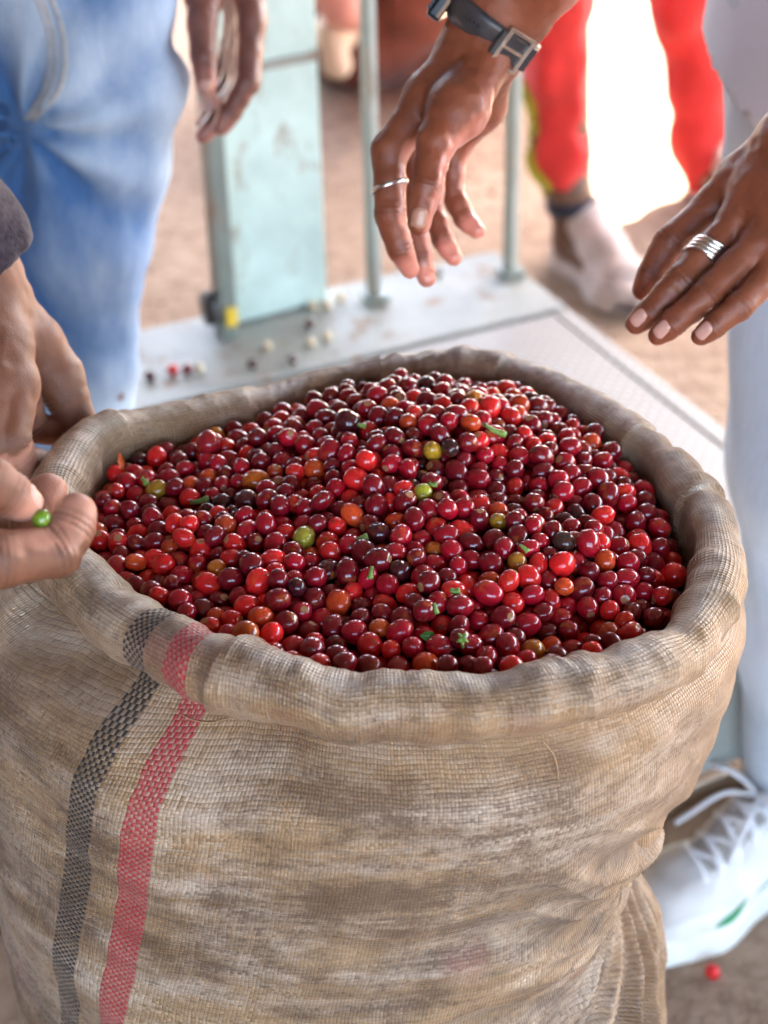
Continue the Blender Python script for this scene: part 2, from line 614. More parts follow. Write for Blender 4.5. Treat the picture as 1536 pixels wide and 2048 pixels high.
def denim_material(name, dark, lite, fade_rng=(0.42, 0.62)):
    t = NT(name)
    c = t.coord()
    fade = t.attr('fade')
    n1 = t.noise(t.mapping(c, scale=(1, 1, 0.45)), 12, 6, 0.6)
    f = t.ramp(t.math('ADD', t.math('MULTIPLY', n1, 0.5), t.math('MULTIPLY', fade, 0.5)), *fade_rng)
    col = t.mix(f, dark, lite)
    tw = t.n('TexWave', 0, {'Vector': t.mapping(c, rot=(0.3, 0.6, 0)), 'Scale': 320, 'Distortion': 2.0, 'Detail': 2})
    slub = t.noise(t.mapping(c, scale=(420, 420, 25)), 1, 3)
    col = t.mix(t.math('MULTIPLY', t.ramp(slub, 0.35, 0.65), 0.25), col, tuple(min(1, x * 1.5 + 0.03) for x in dark))
    t.set(Base_Color=col, Roughness=0.85)
    t.b.inputs['Specular IOR Level'].default_value = 0.2
    t.b.inputs['Sheen Weight'].default_value = 0.2
    t.bump(t.math('ADD', tw, t.math('MULTIPLY', slub, 1.0)), 0.35, 0.0006)
    return t.m


def cloth_material(name, col, var=0.1, scale=25, rough=0.85, sheen=0.15):
    t = NT(name)
    c = t.coord()
    n1 = t.noise(c, scale, 5)
    wv = t.noise(t.mapping(c, scale=(700, 700, 60)), 1, 2)
    t.set(Base_Color=t.mix(t.ramp(n1, 0.3, 0.7), tuple(x * (1 - var) for x in col), tuple(min(1, x * (1 + var)) for x in col)), Roughness=rough)
    t.b.inputs['Specular IOR Level'].default_value = 0.2
    t.b.inputs['Sheen Weight'].default_value = sheen
    t.bump(t.math('ADD', wv, n1), 0.3, 0.001)
    return t.m


def painted_metal(name, col, rust=0.5, rough=0.4):
    t = NT(name)
    c = t.coord()
    n1 = t.noise(c, 10, 7, 0.65)
    n2 = t.noise(t.mapping(c, loc=(4, 1, 2), scale=(1, 1, 0.4)), 22, 7, 0.7)
    p = t.mix(t.ramp(n1, 0.35, 0.68), tuple(x * 0.82 for x in col), tuple(min(1, x * 1.12) for x in col))
    r = t.math('MULTIPLY', t.ramp(n2, 0.56, 0.64), rust)
    p = t.mix(r, p, t.mix(t.noise(c, 90, 3), (0.16, 0.08, 0.04), (0.36, 0.22, 0.13)))
    t.set(Base_Color=p, Roughness=t.ramp(r, 0, 1, rough, 0.8))
    t.bump(t.math('SUBTRACT', t.math('MULTIPLY', n1, 0.4), r), 0.4, 0.001)
    return t.m


def tread_material():
    t = NT('worn_tread_plate')
    c = t.mapping(t.coord(), rot=(0, 0, math.radians(-24)))
    sp = t.t.nodes.new('ShaderNodeSeparateXYZ')
    t.t.links.new(c, sp.inputs[0])
    s = 0.019
    u = t.math('DIVIDE', t.math('ADD', sp.outputs[0], sp.outputs[1]), s)
    v = t.math('DIVIDE', t.math('SUBTRACT', sp.outputs[0], sp.outputs[1]), s)
    par = t.math('FLOORED_MODULO', t.math('ADD', t.math('FLOOR', u), t.math('FLOOR', v)), 2)
    fu = t.math('ABSOLUTE', t.math('SUBTRACT', t.math('FRACT', u), 0.5))
    fv = t.math('ABSOLUTE', t.math('SUBTRACT', t.math('FRACT', v), 0.5))
    a = t.math('ADD', t.math('MULTIPLY', fu, 1.0), t.math('MULTIPLY', fv, 2.6))
    b = t.math('ADD', t.math('MULTIPLY', fu, 2.6), t.math('MULTIPLY', fv, 1.0))
    loz = t.n('Mix', 0, {0: par, 2: a, 3: b}, data_type='FLOAT')
    h = t.ramp(loz, 0.36, 0.5, 1.0, 0.0)
    n1 = t.noise(c, 9, 7, 0.65)
    base = t.mix(t.ramp(n1, 0.35, 0.65), (0.27, 0.26, 0.25), (0.42, 0.41, 0.40))
    col = t.mix(t.math('MULTIPLY', t.math('SUBTRACT', 1, h), 0.75), base, (0.22, 0.18, 0.14))
    t.set(Base_Color=col, Roughness=t.ramp(n1, 0.3, 0.7, 0.48, 0.65), Metallic=0.1)
    t.bump(h, 0.7, 0.0015)
    return t.m


def dirt_material():
    t = NT('packed_earth')
    c = t.coord()
    n1 = t.noise(c, 1.3, 8, 0.6)
    n2 = t.noise(c, 28, 6, 0.65)
    n3 = t.noise(c, 140, 4)
    col = t.mix(t.ramp(n1, 0.35, 0.65), (0.28, 0.185, 0.125), (0.43, 0.31, 0.22))
    col = t.mix(t.math('MULTIPLY', t.ramp(n2, 0.45, 0.7), 0.65), col, (0.13, 0.07, 0.042))
    col = t.mix(t.math('MULTIPLY', t.ramp(n3, 0.58, 0.7), 0.5), col, (0.46, 0.36, 0.27))
    t.set(Base_Color=col, Roughness=0.95)
    t.b.inputs['Specular IOR Level'].default_value = 0.15
    t.bump(t.math('ADD', t.math('MULTIPLY', n2, 2), n3), 0.7, 0.008)
    return t.m


M = {}
M['sack'] = sack_material()
M['cherry'] = cherry_material(True)
M['heap'] = cherry_material(False)
M['skin_watch'] = skin_material('skin_warm_brown', (0.205, 0.058, 0.025), (0.66, 0.24, 0.17), 0.55, 0.07)
M['skin_left'] = skin_material('skin_brown', (0.145, 0.056, 0.028), (0.46, 0.215, 0.15), 0.0, 0.16)
M['skin_jean'] = skin_material('skin_deep_brown', (0.17, 0.065, 0.045), (0.38, 0.15, 0.11))
M['skin_red'] = skin_material('skin_dark_brown', (0.13, 0.06, 0.035), (0.3, 0.16, 0.1))
M['nail'] = simple('fingernail', (0.58, 0.32, 0.26), 0.3, 0.06, 200)
M['nail_dark'] = simple('thumbnail', (0.42, 0.21, 0.14), 0.3, 0.1, 200)
M['denim'] = denim_material('blue_denim', (0.055, 0.14, 0.32), (0.42, 0.52, 0.64))
M['denim_pale'] = denim_material('bleached_denim', (0.40, 0.46, 0.54), (0.64, 0.68, 0.73))
M['denim_seam'] = simple('denim_seam_thread', (0.40, 0.40, 0.40), 0.8, 0.2, 120)
M['shirt'] = cloth_material('white_cotton', (0.54, 0.57, 0.65), 0.03, 25, 0.85, 0.0)
M['sleeve'] = cloth_material('dark_fleece', (0.040, 0.030, 0.040), 0.5, 260, 0.95, 0.15)
M['red_cloth'] = cloth_material('red_cotton', (0.62, 0.035, 0.03), 0.2, 18)
M['yellow_cloth'] = cloth_material('olive_yellow_trim', (0.40, 0.34, 0.03), 0.1)
M['cuff'] = cloth_material('dark_cuff', (0.03, 0.03, 0.045), 0.2)
M['shoe'] = cloth_material('white_canvas', (0.66, 0.635, 0.60), 0.10, 30, 0.75)
M['dusty'] = cloth_material('dusty_pale_canvas', (0.52, 0.42, 0.38), 0.2, 15)
M['sole'] = simple('white_rubber', (0.72, 0.71, 0.65), 0.45, 0.05, 30)
M['tongue'] = cloth_material('grey_tongue', (0.36, 0.33, 0.30), 0.1, 80)
M['lace'] = cloth_material('white_lace', (0.74, 0.73, 0.74), 0.06, 200)
M['green_mark'] = simple('green_print', (0.015, 0.22, 0.08), 0.5)
M['mint'] = painted_metal('mint_paint', (0.52, 0.66, 0.61), 0.55)
M['frame'] = painted_metal('pale_green_paint', (0.30, 0.30, 0.265), 0.85, 0.6)
M['rod'] = painted_metal('pale_rod_paint', (0.44, 0.48, 0.44), 0.6, 0.5)
M['post'] = painted_metal('grey_green_paint', (0.20, 0.23, 0.20), 0.5, 0.35)
M['tread'] = tread_material()
M['rubber'] = simple('black_rubber', (0.03, 0.03, 0.03), 0.55, 0.2)
M['strap'] = simple('dark_leather', (0.035, 0.032, 0.036), 0.38, 0.25, 150, 0.0004)
M['steel'] = simple('brushed_steel', (0.62, 0.60, 0.57), 0.25, 0.1, 120, 0, 1.0)
M['case'] = simple('black_watch_case', (0.012, 0.014, 0.018), 0.15, 0.1)
M['glass'] = simple('watch_glass', (0.02, 0.03, 0.05), 0.05, 0.1)
M['silver'] = simple('silver', (0.72, 0.71, 0.70), 0.22, 0.08, 300, 0, 1.0)
M['stem'] = simple('stalk_green', (0.17, 0.26, 0.045), 0.45, 0.5, 150)
M['leafm'] = simple('leaf_green', (0.06, 0.20, 0.025), 0.3, 0.25, 200)
M['petal'] = simple('orange_skin_flake', (0.70, 0.13, 0.02), 0.4, 0.2, 200)
M['bean'] = simple('parchment_bean', (0.66, 0.52, 0.34), 0.5, 0.12, 200)
M['yellow'] = simple('yellow_paint', (0.75, 0.52, 0.05), 0.4)
M['dirt'] = dirt_material()
M['grit'] = simple('grit_stone', (0.30, 0.21, 0.15), 0.95, 0.5, 60)
M['roof'] = painted_metal('dark_roof_sheet', (0.12, 0.115, 0.11), 0.6, 0.7)  # dark sheet, so the cherries reflect little of the roof
M['wood'] = simple('weathered_timber', (0.22, 0.15, 0.1), 0.8, 0.3, 12, 0.004)
M['mud'] = simple('dark_mud', (0.13, 0.10, 0.08), 0.95, 0.2, 4, 0.01)  # dark colour keeps the added walls out of the cherries' reflections
M['rope'] = cloth_material('pale_rope', (0.50, 0.44, 0.38), 0.15, 300)
M['bundle'] = cloth_material('red_brown_sacking', (0.17, 0.055, 0.035), 0.35, 14)
M['pink'] = cloth_material('pink_cloth', (0.62, 0.30, 0.24), 0.1)
M['cream'] = cloth_material('cream_cloth', (0.62, 0.50, 0.36), 0.1)
M['thread'] = simple('loose_fibre', (0.42, 0.25, 0.12), 0.6, 0.1)

# ------------------------------------------------------------------ setting: ground, roof
n = 60
gx = np.sign(np.linspace(-1, 1, n)) * np.abs(np.linspace(-1, 1, n)) ** 3 * 60
gv = np.array([(x, y + 1.0, 0) for x in gx for y in gx])
gf = np.array([(i * n + j, (i + 1) * n + j, (i + 1) * n + j + 1, i * n + j + 1) for i in range(n - 1) for j in range(n - 1)])
tag(build('ground', gv, gf, M['dirt']), kind='structure')


def roof_sheet(name, x0, x1, y0, y1, z):
    xs = np.arange(x0, x1 + 0.001, 0.04)
    top, fs = [], []
    for dz in (0, 0.006):
        for x in xs:
            w = 0.014 * math.sin(x * 2 * math.pi / 0.16)
            top += [(x, y0, z + w + dz), (x, y1, z + w + dz)]
    m = len(xs)
    for i in range(m - 1):
        fs.append((2 * i, 2 * i + 1, 2 * i + 3, 2 * i + 2))
        fs.append((2 * m + 2 * i, 2 * m + 2 * i + 2, 2 * m + 2 * i + 3, 2 * m + 2 * i + 1))
    return build(name, top, fs, M['roof'])


# two openings added to the main roof to put highlights on the cherries
for x0, x1, y0, y1 in ((-6, 7, -3.6, 0.6), (-6, -1.1, .6, 4.15), (-0.5, 2.3, .6, 4.15), (2.9, 7, .6, 4.15), (-1.1, -.5, .6, 2.9), (-1.1, -.5, 3.8, 4.15), (2.3, 2.9, .6, 2.6), (2.3, 2.9, 3.5, 4.15)):
    tag(roof_sheet('roof', x0, x1, y0, y1, 3.0), kind='structure')
tag(roof_sheet('roof', -6, 1.82, 4.05, 5.8, 3.04), kind='structure')
vw = merge(box_geo((-3.5, -3.3, 1.48), (4.8, .2, 2.98), 0, .01), box_geo((4.7, -3.3, 1.48), (4.4, .2, 2.98), 0, .01), box_geo((.7, -3.3, 2.69), (3.594, .2, .56), 0, .01))  # added wall keeps reflections dark; its doorway lets in fill light
tag(build('wall', *vw, M['mud'], origin=(.5, -3.3, 0), smooth=False), 'unseen mud wall added behind the camera to darken reflections, its doorway opened for fill', 'wall')
tag(build('wall', *box_geo((-3.6, 0.4, 1.48), (.2, 7.0, 2.98), 0, .01), M['mud'], origin=(-3.6, .4, 0), smooth=False), 'unseen dark mud wall added at the left to cut the side light', 'wall')  # added side wall blocks light from the left

# ------------------------------------------------------------------ the sack
CX, CY = 0.0, 0.02
RIM = [(77, .206), (68, .213), (57, .209), (42, .194), (28, .191), (13, .188), (-4, .189), (-15, .196), (-25, .200), (-37, .203), (-50, .199),
       (-61, .193), (-73, .186), (-84, .180), (-96, .178), (-108, .174), (-121, .170), (-132, .170), (-145, .173), (-159, .180), (-171, .190),
       (176, .200), (164, .209), (153, .209), (145, .198), (132, .179), (117, .177), (102, .187), (88, .197)]
ra_ = np.array(sorted(RIM))
tt = np.concatenate([ra_[:, 0] - 360, ra_[:, 0], ra_[:, 0] + 360])
rr_ = np.tile(ra_[:, 1], 3)


def rim_r(th):
    d = np.degrees(th)
    d = (d + 180) % 360 - 180
    out = -0.013 * np.clip(np.sin(th), 0, 1) ** 0.7 - 0.001 * np.clip(np.cos(th), 0, 1) ** 2
    for k, w in ((-7, .25), (0, .5), (7, .25)):
        out = out + w * np.interp(d + k, tt, rr_)
    return out


def rim_t(th):
    return np.interp(np.degrees(th) % 360, [0, 30, 60, 90, 120, 150, 180, 210, 240, 270, 300, 320, 340, 360],
                     [.0138, .0130, .0122, .0120, .0130, .0165, .0175, .0175, .0175, .0178, .0176, .0166, .0148, .0138])


ZT = np.array([0.0, 0.10, 0.20, 0.292, 0.357, 0.415, 0.445, 0.472, 0.50, 0.533, 0.578, 0.624, 0.661, 0.694, 0.715])
PR = np.array([.150, .190, .194, .190, .186, .170, .152, .134, .143, .170, .197, .213, .214, .203, .190])
PL = np.array([.200, .235, .246, .252, .254, .257, .258, .260, .261, .262, .262, .258, .250, .225, .198])
PF = np.array([.175, .215, .222, .222, .220, .217, .215, .213, .211, .209, .207, .204, .200, .192, .178])
PB = np.array([.175, .21, .215, .215, .215, .212, .21, .21, .21, .21, .212, .212, .212, .210, .205])


def body_r(th, z):
    c, s = np.cos(th), np.sin(th)
    z = np.clip(z, 0, 0.715)
    return (np.where(c > 0, np.interp(z, ZT, PR), np.interp(z, ZT, PL)) * c * c +
            np.where(s > 0, np.interp(z, ZT, PB), np.interp(z, ZT, PF)) * s * s)


def body_hit(u, v):
    r = ray(u, v)
    lo = 0.6
    for t in np.arange(0.6, 1.6, 0.002):
        p = CAM + r * t
        th = math.atan2(p[1] - CY, p[0] - CX)
        if p[2] < 0.715 and math.hypot(p[0] - CX, p[1] - CY) < body_r(np.array(th), np.array(p[2])):
            return th, p[2]
    return None


RS = 0.20
trace_px = [(226, 1395), (210, 1450), (196, 1530), (178, 1610), (156, 1680), (148, 1760), (140, 1830), (137, 1920), (139, 2040)]
hits = [body_hit(*q) for q in trace_px]
sz = np.array([h[1] for h in hits])[::-1]
st = np.array([h[0] for h in hits])[::-1]
st = np.polyval(np.polyfit(sz, st, 3), sz)


def stripe_theta(z):
    return np.interp(z, sz, st)


def vn2(a, b, seed):
    sh = np.shape(a)
    return vnoise(np.stack([np.ravel(a), np.ravel(b), np.zeros(np.size(a))], 1), seed).reshape(sh)


def body_geo():
    nt, nz = 900, 300
    th = np.linspace(-np.pi - np.pi / 2, np.pi / 2, nt)       # seam at the back
    zz = np.concatenate([np.linspace(0.0, 0.25, 40)[:-1], np.linspace(0.25, 0.715, nz - 39)])
    T, Z = np.meshgrid(th, zz, indexing='ij')
    zs = Z.copy()
    # smooth the profile tables
    Rb = sum(w * body_r(T, zs + k) for k, w in ((-.02, .15), (-.01, .2), (0, .3), (.01, .2), (.02, .15)))
    rim = rim_r(T)
    top = np.clip((Z - 0.652) / 0.040, 0, 1)
    tuck = np.clip((2.35 - np.abs((T + np.pi) % (2 * np.pi) - np.pi)) / 0.5, 0, 1)
    top = top * tuck + np.clip((Z - 0.655) / 0.06, 0, 1) * (1 - tuck)
    top = top ** 0.5 * top
    Rb = Rb * (1 - top) + (rim - 0.008) * top
    # twisted fan of folds that meet in the pinched waist on the right
    tw = (T + np.pi) % (2 * np.pi) - np.pi
    ds = (tw - 0.10) * RS
    dz = Z - 0.488
    rho = np.sqrt(ds * ds + dz * dz) + 1e-5
    psi = np.arctan2(dz, -ds)                                 # 0 = towards the front-left
    nzv = vn2(psi * 3, rho * 14, 3)
    ph1 = psi * 13 + 1.0 * nzv + 4 * rho
    ph2 = psi * 29 + 1.6 * nzv
    ridge = (1.3 - 2.6 * np.abs(np.sin(ph1)) ** 0.8) + 0.6 * (1.2 - 2.4 * np.abs(np.sin(ph2)) ** 0.9)
    amp = 0.0105 * np.exp(-(rho / 0.25) ** 2) * np.clip((rho - .02) / 0.09, 0, 1)
    below = np.clip((0.505 + 0.135 * np.clip(-tw / 0.9, 0, 1) - Z) / 0.05, 0.06, 1)
    D = amp * ridge * below * np.clip((0.02 - ds) / 0.17, 0, 1)
    # long soft creases running round the sack
    D += 0.0032 * vn2(T * 2.2, Z * 34 + T * 2.5, 5) + 0.0035 * vn2(T * 3.1, Z * 9, 6) + 0.0009 * vn2(T * 9, Z * 70 + T * 3, 8)
    # shoulder fold below the roll on the left
    fl = np.exp(-((Z - (0.676 + 0.012 * np.cos(tw * 2))) / 0.011) ** 2) * np.clip((np.abs(tw) - 2.15) / 0.35, 0, 1)
    D += 0.010 * fl
    fr = np.exp(-((Z - 0.668) / 0.012) ** 2) * np.clip(1 - np.abs(tw + 0.5) / 0.7, 0, 1)
    D += 0.005 * fr
    D *= np.clip((0.716 - Z) / 0.02, 0, 1)
    R = Rb + D
    P = np.stack([CX + R * np.cos(T), CY + R * np.sin(T), Z], -1).reshape(-1, 3)
    U = (T - np.array(stripe_theta(Z))) * RS * 1.0
    # stripe trace only holds near the front-left; elsewhere tapes run straight
    UV = np.stack([U, Z + 0.02 * np.sin(T)], -1).reshape(-1, 2)
    i = np.arange(nt - 1)[:, None] * len(zz)
    j = np.arange(len(zz) - 1)[None, :]
    q = np.stack([i + j, i + j + len(zz), i + j + len(zz) + 1, i + j + 1], -1).reshape(-1, 4)
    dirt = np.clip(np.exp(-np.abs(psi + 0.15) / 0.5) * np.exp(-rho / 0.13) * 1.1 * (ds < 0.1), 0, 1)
    dirt = np.maximum(dirt, np.clip(amp / 0.0085 * np.clip(-ridge, 0, 1) * 1.2, 0, 0.8) * below)  # valleys painted darker to stand in for shade in the folds
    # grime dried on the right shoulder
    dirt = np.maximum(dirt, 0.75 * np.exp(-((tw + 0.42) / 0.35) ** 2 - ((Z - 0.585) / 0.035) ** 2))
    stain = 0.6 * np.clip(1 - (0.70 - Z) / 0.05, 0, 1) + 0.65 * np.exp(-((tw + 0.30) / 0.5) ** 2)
    # bottom cap
    return P, q, UV, dirt.ravel(), np.clip(stain, 0, 1).ravel()


sack = thing('coffee_sack', (CX, CY, 0), 'big woven sack with a black and a red stripe, rolled open, full of coffee cherries', 'sack')
P_, q_, uv_, d_, s_ = body_geo()
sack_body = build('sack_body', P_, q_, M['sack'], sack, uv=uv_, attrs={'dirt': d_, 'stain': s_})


def rim_geo():
    nt = 1000
    th = np.linspace(-1.5 * np.pi, 0.5 * np.pi, nt)
    rc = rim_r(th)
    # profile: from deep inside, up the wall, over the roll, down and under
    prof = [(-1.15, -0.16), (-1.10, -0.12), (-1.05, -0.09), (-1.03, -0.06), (-1.02, -0.035)]
    ang = np.linspace(math.pi, -math.pi * 0.66, 44)
    prof += [('a', a) for a in ang]
    npf = len(prof)
    tr = rim_t(th)
    tr = tr + 0.0018 * vn2(th * 1.7, th * 0, 21) + 0.0016 * vn2(th * 5, th * 0, 22)
    dips = [(-97, 0.006, 5), (-37, 0.004, 8), (152, -0.006, 9), (8, 0.004, 6), (-4, -0.003, 5), (30, 0.003, 7), (117, 0.004, 8)]
    zc = 0.7095 + 0.009 * np.clip(-np.sin(th), 0, 1) + 0.002 * vn2(th * 2.3, th * 0, 23)
    for a, h, w in dips:
        d = (np.degrees(th) - a + 180) % 360 - 180
        zc = zc - h * np.exp(-(d / w) ** 2)
    V, UVs, dirt, stain, crest_highlight = [], [], [], [], []
    U = None
    th_b = math.atan2(*(on_z(272, 1315, 0.725)[[1, 0]] - np.array([CY, CX]))) - 0.06
    plen = 0
    last = None
    allp = []
    for k, pq in enumerate(prof):
        if pq[0] == 'a':
            a = pq[1]
            fl = 1.0 + 0.05 * np.cos(a * 2)
            pr = tr * math.cos(a) * 1.02
            pz = tr * math.sin(a) * (1.12 if math.sin(a) < 0 else 1.0)
            if a < -math.pi * 0.45:
                pr = pr - 0.0
        else:
            pr = pq[0] * tr
            pz = np.full(nt, pq[1]) + 0.0
        allp.append((pr, pz))
        cur = np.array([pr.mean(), pz.mean()])
        if last is not None:
            plen += np.linalg.norm(cur - last)
        last = cur
        fine = 0.0006 * vn2(th * 26, np.full(nt, plen * 130.), 31) + 0.0004 * vn2(th * 60, np.full(nt, plen * 200.), 32)
        lump = 0.0030 * vn2(th * 5.5, np.full(nt, plen * 22.), 33) + 0.0013 * vn2(th * 17, np.full(nt, plen * 30.), 36)
        twist = 0.0007 * np.sin(th * 41 + plen * 90 + 3 * vn2(th * 4, np.full(nt, 0.), 34)) * np.clip(vn2(th * 2.1, np.full(nt, 3.), 35) + 0.25, 0, 1)
        g = fine + lump + twist
        for a0, hh_, wd_, sl_ in ((3, .0045, .10, 2.2), (149, .0035, .09, -1.5), (-62, .0022, .12, 1.0), (-118, .0025, .10, -1.2), (-30, .0025, .09, 1.5), (65, .0025, .1, -1), (28, .002, .08, 1)):
            dd = (th - math.radians(a0) - sl_ * (plen - .19) + np.pi) % (2 * np.pi) - np.pi
            g = g + np.where(dd > 0, hh_ * np.exp(-dd / wd_), hh_ * np.exp(dd / .008))
        nr_, nz_ = (math.cos(pq[1]), math.sin(pq[1])) if pq[0] == 'a' else (-1.0, 0.0)
        R = rc + pr + g * nr_
        z = zc + pz + g * nz_
        crest_highlight.append(np.full(nt, math.exp(-((pq[1] - 1.75) / .5) ** 2) if pq[0] == 'a' else 0.0))
        V.append(np.stack([CX + R * np.cos(th), CY + R * np.sin(th), z], 1))
        UVs.append(np.stack([(th - th_b) * RS * 0.95, np.full(nt, plen + 0.9)], 1))
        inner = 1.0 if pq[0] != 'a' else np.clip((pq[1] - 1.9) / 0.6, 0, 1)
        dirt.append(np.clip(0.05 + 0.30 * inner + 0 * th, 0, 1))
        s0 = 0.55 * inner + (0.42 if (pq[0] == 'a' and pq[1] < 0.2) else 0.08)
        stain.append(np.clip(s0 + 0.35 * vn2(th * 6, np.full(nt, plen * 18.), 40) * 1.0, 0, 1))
    V = np.concatenate(V)
    i = np.arange(npf - 1)[:, None] * nt
    j = np.arange(nt - 1)[None, :]
    q = np.stack([i + j, i + nt + j, i + nt + j + 1, i + j + 1], -1).reshape(-1, 4)[:, ::-1]
    return V, q, np.concatenate(UVs), np.concatenate(dirt), np.concatenate(stain), np.concatenate(crest_highlight)


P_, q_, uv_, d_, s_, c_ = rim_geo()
rim_o = build('rolled_rim', P_, q_, M['sack'], sack, uv=uv_, attrs={'dirt': d_, 'stain': s_, 'crest_highlight': c_})
dep = bpy.context.evaluated_depsgraph_get()


def bvh_of(o):
    me = o.data
    vs = [o.matrix_world @ v.co for v in me.vertices]
    if o.parent:
        pass
    return BVHTree.FromPolygons(vs, [p.vertices[:] for p in me.polygons])


def world_bvh(P, q):
    return BVHTree.FromPolygons([Vector(p) for p in P], [tuple(int(i) for i in f) for f in q])


sb = body_geo()
SACK_BVH = world_bvh(sb[0][::1], sb[1])
RIM_BVH = world_bvh(P_, q_)
# loose fibres lying on the sack
for pts in ([(548, 1555), (556, 1600), (575, 1625), (585, 1660), (584, 1700)], [(360, 1428), (385, 1440), (420, 1445), (455, 1437)], [(1085, 1480), (1110, 1515), (1118, 1560)]):
    out = []
    for (u, v) in spline(pts, 14)[:, :2]:
        r = ray(u, v)
        h = SACK_BVH.ray_cast(Vector(CAM), Vector(r).normalized())
        if h[0] is not None:
            out.append(np.array(h[0]) - r / np.linalg.norm(r) * 0.0006)
    if len(out) > 3:
        build('loose_fibre', *tube_geo(out, 0.00028, 5), M['thread'], sack)

for k in range(34):
    a = RNG.uniform(-math.pi, math.pi)
    rr1 = float(rim_r(np.array(a))) + RNG.uniform(-.008, .012)
    p0_ = np.array([CX + rr1 * math.cos(a), CY + rr1 * math.sin(a), .80])
    hh = RIM_BVH.ray_cast(Vector(p0_), Vector((0, 0, -1)))
    if hh[0] is None:
        continue
    b0 = np.array(hh[0])
    nn_ = np.array(hh[1])
    tg_ = np.array([-math.sin(a), math.cos(a), 0]) * RNG.choice([-1, 1])
    L_ = RNG.uniform(.004, .011)
    pts = [b0 - nn_ * .0005, b0 + nn_ * L_ * .35 + tg_ * L_ * .3, b0 + nn_ * L_ * RNG.uniform(.2, .7) + tg_ * L_ * .8 + RNG.normal(size=3) * .001]
    build('loose_fibre', *tube_geo(spline(pts, 7), [.0002, .0002, .00018, .00016, .00014, .00012, .0001], 4), M['thread'], sack)

# ------------------------------------------------------------------ the cherries
def heap_h(x, y):
    th = np.arctan2(y - CY, x - CX)
    rad = np.hypot(x - CX, y - CY)
    edge = np.clip((rad / np.maximum(rim_r(th) - 0.020, .05)), 0, 1)
    h = ZR - 0.016 + 0.030 * np.exp(-(((x - 0.035) / 0.085) ** 2 + ((y - 0.105) / 0.075) ** 2))
    h = h + 0.012 * np.exp(-(((x + 0.01) / 0.1) ** 2 + ((y - 0.0) / 0.09) ** 2))
    h = h + 0.012 * np.exp(-(((x - 0.10) / 0.05) ** 2 + ((y + 0.02) / 0.05) ** 2))
    h = h - 0.012 * edge ** 4 * np.clip((np.cos(th - math.radians(15)) - 0.2), 0, 1)
    h = h - 0.008 * edge ** 3 * np.clip(np.cos(th - math.radians(140)), 0, 1)
    h = h - 0.007 * np.clip(np.cos(th - math.radians(85)), 0, 1) * edge ** 2 + 0.003 * np.clip(np.cos(th - math.radians(150)), 0, 1) * edge
    return h


def pack():
    N = 1950
    pts = []
    while len(pts) < N:
        x, y = RNG.uniform(-.21, .21, 2)
        y += CY
        th = math.atan2(y - CY, x - CX)
        if math.hypot(x - CX, y - CY) < rim_r(np.array(th)) - 0.026:
            pts.append((x, y))
    xy = np.array(pts)
    r = RNG.uniform(0.0054, 0.0073, N)
    dz = RNG.uniform(0, 0.033, N)
    p = np.column_stack([xy, heap_h(xy[:, 0], xy[:, 1]) - dz])
    bumpoff = RNG.uniform(-0.004, 0.0055, N) * (RNG.random(N) < 0.7)
    I = J_ = None
    for it in range(100):
        if it % 6 == 0:                                        # refresh the neighbour list
            I, J_ = [], []
            for k0 in range(0, N, 250):
                dd = p[k0:k0 + 250, None, :] - p[None]
                a_, b_ = np.nonzero(np.einsum('ijk,ijk->ij', dd, dd) < 0.0185 ** 2)
                a_ += k0
                m = a_ < b_
                I.append(a_[m])
                J_.append(b_[m])
            I, J_ = np.concatenate(I), np.concatenate(J_)
        d = p[I] - p[J_]
        dist = np.sqrt((d * d).sum(1)) + 1e-9
        ov = np.maximum((r[I] + r[J_]) * 0.985 - dist, 0)
        push = (d / dist[:, None]) * (ov * 0.42)[:, None]
        np.add.at(p, I, push)
        np.add.at(p, J_, -push)
        if it < 70:
            p[:, 2] += 0.00012
        x, y = p[:, 0] - CX, p[:, 1] - CY
        th = np.arctan2(y, x)
        rad = np.hypot(x, y) + 1e-9
        depth = np.clip(ZR - 0.02 - p[:, 2], 0, 0.1)
        lim = rim_r(th) - rim_t(th) * 1.06 - 0.0022 - r
        k = np.minimum(1, lim / rad)
        p[:, 0] = CX + x * k
        p[:, 1] = CY + y * k
        hh = heap_h(p[:, 0], p[:, 1]) + 0.0065 * vnoise(np.column_stack([p[:, :2] * 30, np.zeros(N)]), 77) + bumpoff
        p[:, 2] = np.clip(p[:, 2], hh - 0.038, hh - r + 0.004)
    return p, r


CP, CR = pack()
extra = []
# a few that sit proud on top of the heap, as in the photograph
for (u, v, z, rr0) in [(416, 886, ZR - 0.010, .0082), (696, 846, ZR + 0.008, .0080)]:
    c = on_z(u, v, z)
    extra.append((c, rr0))
CP = np.vstack([CP] + [e[0][None] for e in extra])
CR = np.concatenate([CR, [e[1] for e in extra]])
N = len(CP)


